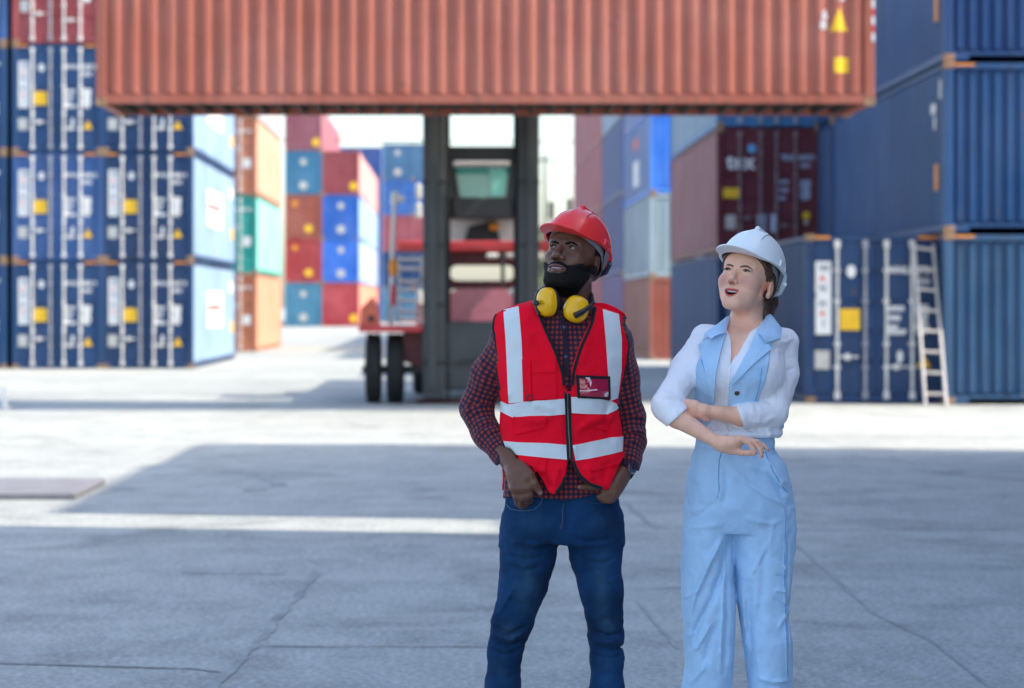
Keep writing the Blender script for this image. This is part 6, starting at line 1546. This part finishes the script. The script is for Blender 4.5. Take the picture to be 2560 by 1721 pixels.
# bloused hem above the waistband
bl.loft(wrows([(1105, 492, 1255, .096, -.004), (1130, 484, 1266, .108, -.006), (1165, 488, 1262, .108, -.006), (1195, 500, 1235, .098, -.004)], WV), .015, 2.2)
bl.chain([WRA[0], WRA[1], WRA[2]], [.035, .0425, .0470], .03); bl.chain([WRA[2], WRA[3]], [.0475, .0420], .02)
bl.ell(tuple(PP(WV(590, 275), .01)), (.035, .045, .028), .02); bl.ell(tuple(PP(WV(1285, 320), .01)), (.042, .045, .032), .02)
bl.chain(WLA[:3], [.040, .0470, .0480], .02); bl.chain([WLA[2], WLA[3]], [.0480, .0405], .008)
fw = [([(150, 770), (260, 800), (380, 860)], 4, .004), ([(130, 830), (250, 850), (370, 890)], 4, -.004), ([(200, 740), (330, 790)], 4, -.003), ([(1380, 570), (1290, 595)], 3, -.003), ([(1200, 320), (1300, 340), (1380, 300)], 4, .004), ([(1190, 400), (1290, 380)], 4, -.003), ([(1060, 850), (1010, 890), (920, 900)], 4, .003), ([(1090, 830), (1180, 900)], 5, -.004), ([(1000, 1050), (1100, 1060), (1230, 990)], 5, .004),
      ([(760, 1060), (770, 1180)], 3, .005), ([(790, 1060), (810, 1180)], 3, -.005), ([(700, 1060), (680, 1150)], 4, .004), ([(900, 1120), (1100, 1150), (1240, 1130)], 4, -.005), ([(1130, 1110), (1180, 1180)], 5, .005), ([(750, 560), (740, 880)], 4, .003), ([(700, 600), (690, 870)], 3, -.003), ([(775, 700), (770, 880)], 2.5, -.002)]
bl.disp(strokes([([WV(*p) for p in a], w, h) for a, w, h in fw], 9.0)); bl.disp(lambda p: .0030 * vnoise(p * np.array([1, 1, .6]), 24, 23) + .0018 * vnoise(p * np.array([1.4, 1, .7]), 60, 28))
opening = [WV(*a) for a in ((752, 60), (756, 215), (800, 300), (808, 400), (797, 562), (870, 452), (985, 245), (1075, 190), (1075, 60))]
def bcut(p):
    x, y = scr(p); r = np.full(len(p), -1.0); fr = p[:, 1] < PZ + .01
    r = np.where(fr, np.maximum(r, -poly_sd(x, y, opening) * PX), r)
    c1, c2 = np.array(WV(230, 1105)), np.array(WV(410, 945)); n_ = np.array([(c1 - c2)[1], -(c1 - c2)[0]]); n_ = -n_ / np.linalg.norm(n_)
    if n_[0] < 0: n_ = -n_
    d = (x - c2[0]) * n_[0] + (y - c2[1]) * n_[1]; r = np.maximum(r, np.where((x < WV(455, 0)[0]) & (p[:, 1] < PZ - .075) & (y > WV(0, 900)[1]), d * PX, -1))
    c1, c2 = np.array(WV(850, 890)), np.array(WV(930, 1112)); e = (c2 - c1) / np.linalg.norm(c2 - c1); nn = np.array([-e[1], e[0]]); nn = nn if nn[0] < 0 else -nn
    d = (x - c1[0]) * nn[0] + (y - c1[1]) * nn[1]; r = np.maximum(r, np.where((x < WV(1000, 0)[0]) & (p[:, 1] < PZ - .118) & (y > WV(0, 860)[1]) & (y < WV(0, 1125)[1]) & (x > WV(700, 0)[0]), d * PX, -1))
    r = np.maximum(r, np.where(y < WV(0, 175)[1], (WV(0, 158)[1] - y) * PX, -1)); r = np.maximum(r, np.where(y > WV(0, 1180)[1], (y - WV(0, 1196)[1]) * PX, -1))
    return r
bl.clip(bcut, .06)
v, q = bl.net(); v = relax(v, q, 1, .3); blouse = link('blouse', npmesh('blouse', v, q, M['blouse']), wom)
bvb = bvh_of(blouse.data)
def cuff(name, c, ax, r, w, mat, par):
    ax = ax.normalized(); a = ax.orthogonal().normalized(); b = ax.cross(a); V, Q = [], []; n = 28; prof = [(-w, r - .004), (-w, r), (-w * .5, r + .0015), (0, r + .001), (0, r - .005)]
    for t_, rr in prof:
        for k in range(n): t = 2 * math.pi * k / n; V.append(tuple(c + ax * t_ + (a * math.cos(t) + b * math.sin(t)) * rr))
    Q = [(i * n + k, i * n + (k + 1) % n, (i + 1) * n + (k + 1) % n, (i + 1) * n + k) for i in range(len(prof) - 1) for k in range(n)]
    return link(name, npmesh(name, np.array(V), np.array(Q), mat), par)
piping('blouse_edge', bvb, [WV(*p) for p in ((985, 245), (870, 452), (800, 560), (790, 700), (785, 880))], .0035, M['blouse'], blouse, n=30)
piping('blouse_edge', bvb, [WV(*p) for p in ((756, 215), (798, 300), (806, 400), (797, 545))], .003, M['blouse'], blouse, n=20)

# --- waistcoat
wc_ = SDF((.52, PZ - .22, 1.18), (1.08, PZ + .20, 1.66), .0040)
grow = lambda rows, a, b: [(z, cx, cy, x + a, y + b) for z, cx, cy, x, y in rows]
wc_.loft(grow(wrows([r for r in wt if 180 < r[0] < 1150] + [(1130, 494, 1262, .100)], WV), .008, .010), 0, 2.2)
for x in (690, 1060): wc_.ell(tuple(PP(WV(x, 620), -.085)), (.066, .058, .070), .04)
wc_.disp(lambda p: .0025 * vnoise(p, 20, 33) + .0012 * vnoise(p, 50, 34))
wf = [([(960, 600), (930, 880)], 5, .003), ([(1090, 560), (1060, 760)], 4, -.003), ([(560, 640), (620, 880)], 4, .003), ([(1150, 440), (1140, 560)], 3, .004)]
wc_.disp(strokes([([WV(*p) for p in a], w, h) for a, w, h in wf], 9.0))
LP = [WV(*a) for a in ((764, 280), (720, 430), (682, 600), (664, 760), (656, 900), (635, 1030), (600, 1092), (540, 1098), (470, 1098), (470, 880), (480, 640), (500, 480), (522, 360), (560, 305), (640, 290))]
RP = [WV(*a) for a in ((1045, 268), (975, 400), (885, 560), (812, 700), (790, 800), (790, 900), (810, 1000), (1000, 1090), (1275, 1118), (1335, 980), (1300, 930), (1050, 900), (1065, 820), (1115, 700), (1148, 560), (1158, 430), (1178, 345), (1228, 318), (1140, 275))]
def wcut(p):
    x, y = scr(p); fr = p[:, 1] < PZ + .005; d = np.minimum(poly_sd(x, y, LP), poly_sd(x, y, RP)) * PX
    back = np.maximum.reduce([(y - WV(0, 1115)[1]) * PX, (WV(0, 165)[1] - y) * PX]); return np.where(fr, d, back)
wc_.clip(wcut, .05)
for A, r0, r1 in ((WRA, .046, .050), (WLA, .050, .052)): wc_.cap(A[0] + (A[0] - A[1]) * .5, A[1], r0 + .002, r1, .004, 's')
v, q = wc_.net(); v = relax(v, q, 1, .3); wcoat = link('waistcoat', npmesh('waistcoat', v, q, M['linen']), wom); bvw = bvh_of(wcoat.data)
sp_ = SDF((.50, PZ - .22, 1.18), (1.10, PZ + .12, 1.66), .0065); sp_.loft(grow(wrows([r for r in wt if 180 < r[0] < 1150], WV), .010, .011), 0, 2.2)
for x in (690, 1060): sp_.ell(tuple(PP(WV(x, 620), -.085)), (.067, .059, .071), .04)
sp_.ell(tuple(PP(WV(1230, 330), -.02)), (.05, .06, .05), .04); sp_.ell(tuple(PP(WV(620, 300), -.02)), (.05, .06, .05), .04)
v, q = sp_.net(); v = relax(v, q, 3, .4); bsup = BVHTree.FromPolygons([tuple(c) for c in v], [tuple(int(i) for i in f) for f in q])
def WP(name, A, B, mat, par=None, bv=None, **kw): return patch(name, bv or bsup, [WV(*a) for a in A], [WV(*b) for b in B], mat, par or wcoat, **kw)
WP('lapel', [(1038, 242), (975, 400), (885, 560), (806, 705)], [(1122, 350), (1166, 408), (1010, 545), (816, 722)], M['linen'], nu=24, nv=12, t=.0075, sink=.004)
WP('lapel', [(768, 258), (720, 430), (682, 600), (657, 880)], [(632, 308), (532, 362), (588, 600), (652, 885)], M['linen'], nu=24, nv=12, t=.0075, sink=.004)
def collar(name, A, B, lift):
    """turned-down collar half: inner edge A stands up against the neck (explicit depths), outer edge B lies on the shoulder"""
    nu, nv = 14, 8; A3 = [PP(WV(a[0], a[1]), a[2]) for a in A]; B3 = [PP(WV(b[0], b[1]), b[2]) for b in B]
    def samp(L, t): s_ = t * (len(L) - 1); i = min(int(s_), len(L) - 2); return L[i].lerp(L[i + 1], s_ - i)
    V = []
    for i in range(nu):
        a, b = samp(A3, i / (nu - 1)), samp(B3, i / (nu - 1))
        for j in range(nv):
            t = j / (nv - 1); p = a.lerp(b, t) + Vector((0, -1, .35)) * lift * 4 * t * (1 - t); V.append(tuple(p))
    n = len(V); V += [(x, y + .006, z - .002) for x, y, z in V]; Q = [(i * nv + j, i * nv + j + 1, (i + 1) * nv + j + 1, (i + 1) * nv + j) for i in range(nu - 1) for j in range(nv - 1)]
    Q = Q + [tuple(k + n for k in f[::-1]) for f in Q]
    for i in range(nu - 1):
        for j in (0, nv - 1): a = i * nv + j; Q.append((a, a + nv, a + nv + n, a + n))
    for j in range(nv - 1):
        for i in (0, nu - 1): a = i * nv + j; Q.append((a, a + 1, a + 1 + n, a + n))
    me = npmesh(name, np.array(V), np.array(Q), M['linen'])
    import bmesh
    bm = bmesh.new(); bm.from_mesh(me); bmesh.ops.recalc_face_normals(bm, faces=bm.faces); bm.to_mesh(me); bm.free(); me.set_sharp_from_angle(angle=math.radians(50))
    return link(name, me, wcoat)
collar('collar', [(1100, 78, .045), (1118, 120, .0), (1070, 190, -.055), (1035, 250, -.098)], [(1172, 92, .04), (1268, 225, -.040), (1258, 300, -.100), (1118, 352, -.126)], .016)
collar('collar', [(806, 98, .04), (795, 150, -.01), (778, 200, -.065), (764, 262, -.100)], [(700, 182, .01), (620, 225, -.035), (566, 268, -.075), (634, 310, -.120)], .016)
seam0 = cloth('linen_dart', (0.20, 0.42, 0.70), 0.9)
piping('dart_seam', bsup, [WV(*p) for p in ((1085, 575), (1075, 680), (1050, 790), (1020, 880))], .0013, seam0, wcoat, n=16)
piping('dart_seam', bsup, [WV(*p) for p in ((548, 500), (590, 640), (630, 760), (648, 860))], .0013, seam0, wcoat, n=16)
bt = PP(WV(863, 795)); hq = bvw.ray_cast(CAMP, (bt - CAMP).normalized(), 30)[0] or PP(WV(863, 795), -.12)
MB().lathe([(0, .0001), (0, .0072), (-.0022, .0078), (-.0034, .0068), (-.0026, .004), (-.0026, .0001)], tuple(hq), 'y', 20).build('button', M['button'], wcoat)

# --- trousers
tr = SDF((.47, PZ - .22, .05), (1.06, PZ + .20, 1.28), .0050)
tr.loft(wrows([(-45, 256, 738, .088), (-12, 250, 746, .094), (55, 240, 752, .098), (110, 222, 790, .106), (200, 207, 826, .118), (330, 188, 850, .126), (450, 180, 864, .120), (575, 178, 868, .100)], WT), 0, 2.3)
tr.loft(wrows([(420, 182, 452, .100), (600, 167, 478, .100), (800, 160, 492, .096), (1000, 164, 500, .096), (1200, 176, 498, .098), (1470, 178, 484, .098), (1560, 162, 480, .100), (2420, 120, 470, .115)], WT), .010, 2.2)
tr.loft(wrows([(420, 480, 862, .100), (600, 470, 877, .102), (850, 490, 862, .096), (1100, 522, 846, .096), (1300, 552, 856, .098), (1560, 580, 860, .100), (2420, 610, 930, .115)], WT), .010, 2.2)
ft = [([(430, 600), (370, 720), (300, 860), (235, 1010), (200, 1180)], 6, .012), ([(455, 640), (420, 820), (350, 1010), (260, 1180), (215, 1330)], 7, -.012), ([(440, 640), (425, 1000), (400, 1500)], 3, .006), ([(350, 1150), (290, 1260), (235, 1330)], 5, .009), ([(400, 1130), (330, 1300), (300, 1450)], 7, -.009), ([(270, 950), (215, 980), (165, 1000)], 3, .005), ([(230, 1310), (275, 1320)], 3, .006), ([(440, 800), (450, 1100), (430, 1500)], 5, -.006),
      ([(400, 370), (300, 460), (190, 520)], 6, -.005), ([(420, 540), (300, 550), (200, 560)], 5, .004), ([(480, 180), (600, 290), (730, 370), (830, 420)], 6, .009), ([(600, 180), (720, 250), (820, 350)], 6, -.008), ([(690, 110), (760, 200), (840, 300)], 5, .007), ([(700, 190), (760, 300), (830, 440)], 5, -.006), ([(540, 480), (640, 520), (740, 530), (800, 500)], 5, .005), ([(750, 510), (715, 640), (640, 800), (580, 880)], 5, .007), ([(735, 560), (690, 720), (610, 860)], 4, -.006), ([(680, 620), (680, 900), (640, 1200)], 8, -.006),
      ([(590, 880), (590, 1200), (600, 1500)], 7, -.007), ([(540, 900), (560, 1150), (590, 1400)], 5, .006), ([(760, 760), (830, 820)], 3, .006), ([(750, 850), (830, 880)], 3, -.006), ([(740, 950), (830, 960)], 3, .006), ([(740, 1000), (830, 1060)], 3, -.005), ([(770, 1200), (820, 1100)], 4, .006), ([(640, 1500), (740, 1530), (840, 1520)], 4, .006), ([(800, 420), (840, 600)], 3, .004), ([(200, 1560), (300, 1440), (320, 1380)], 5, .008), ([(440, 140), (445, 300), (420, 420)], 5, -.005),
      ([(820, 560), (815, 900), (830, 1500)], 2.5, .005), ([(835, 560), (828, 900), (845, 1500)], 2.5, -.005)]
tr.disp(strokes([([WT(*p) for p in a], w, h * 1.15) for a, w, h in ft], 9.0))
tr.disp(lambda p: .0035 * vnoise(p * np.array([1, 1, .5]), 16, 43) + .0025 * vnoise(p * np.array([1.2, 1, .8]), 38, 44) + .0010 * vnoise(p, 80, 45))
v, q = tr.net(); v = relax(v, q, 1, .3); trs = link('trousers', npmesh('trousers', v, q, M['linen']), wom); bvt = bvh_of(trs.data)
patch('waistband', bvt, [WT(244, -8), WT(400, -6), WT(600, -6), WT(748, -10)], [WT(240, 50), WT(400, 60), WT(600, 62), WT(753, 47)], M['linen'], trs, nu=30, nv=5, t=.004)
seam = cloth('linen_seam', (0.13, 0.34, 0.62), 0.9)
piping('fly_seam', bvt, [WT(*p) for p in ((415, 70), (398, 130), (394, 240), (400, 330), (385, 368))], .0016, seam, trs, n=22)
piping('side_seam', bvt, [WT(*p) for p in ((818, 480), (812, 700), (810, 900), (822, 1200), (832, 1500))], .0014, seam, trs, n=30)
piping('pocket_seam', bvt, [WT(*p) for p in ((690, 75), (720, 160), (790, 290), (830, 330))], .0016, seam, trs, n=18)
for x in (300, 760):
    b = PP(WT(x, 2440)); s_ = SDF((b.x - .07, PZ - .2, -.01), (b.x + .07, PZ + .12, .16), .006)
    s_.ell((b.x, PZ - .07, .030), (.038, .095, .032), 0); s_.ell((b.x, PZ + .03, .05), (.032, .055, .05), .03); s_.clip(lambda p: .003 - p[:, 2], .05); v, q = s_.net(); link('shoe', npmesh('shoe', v, q, M['machine_white']), wom)
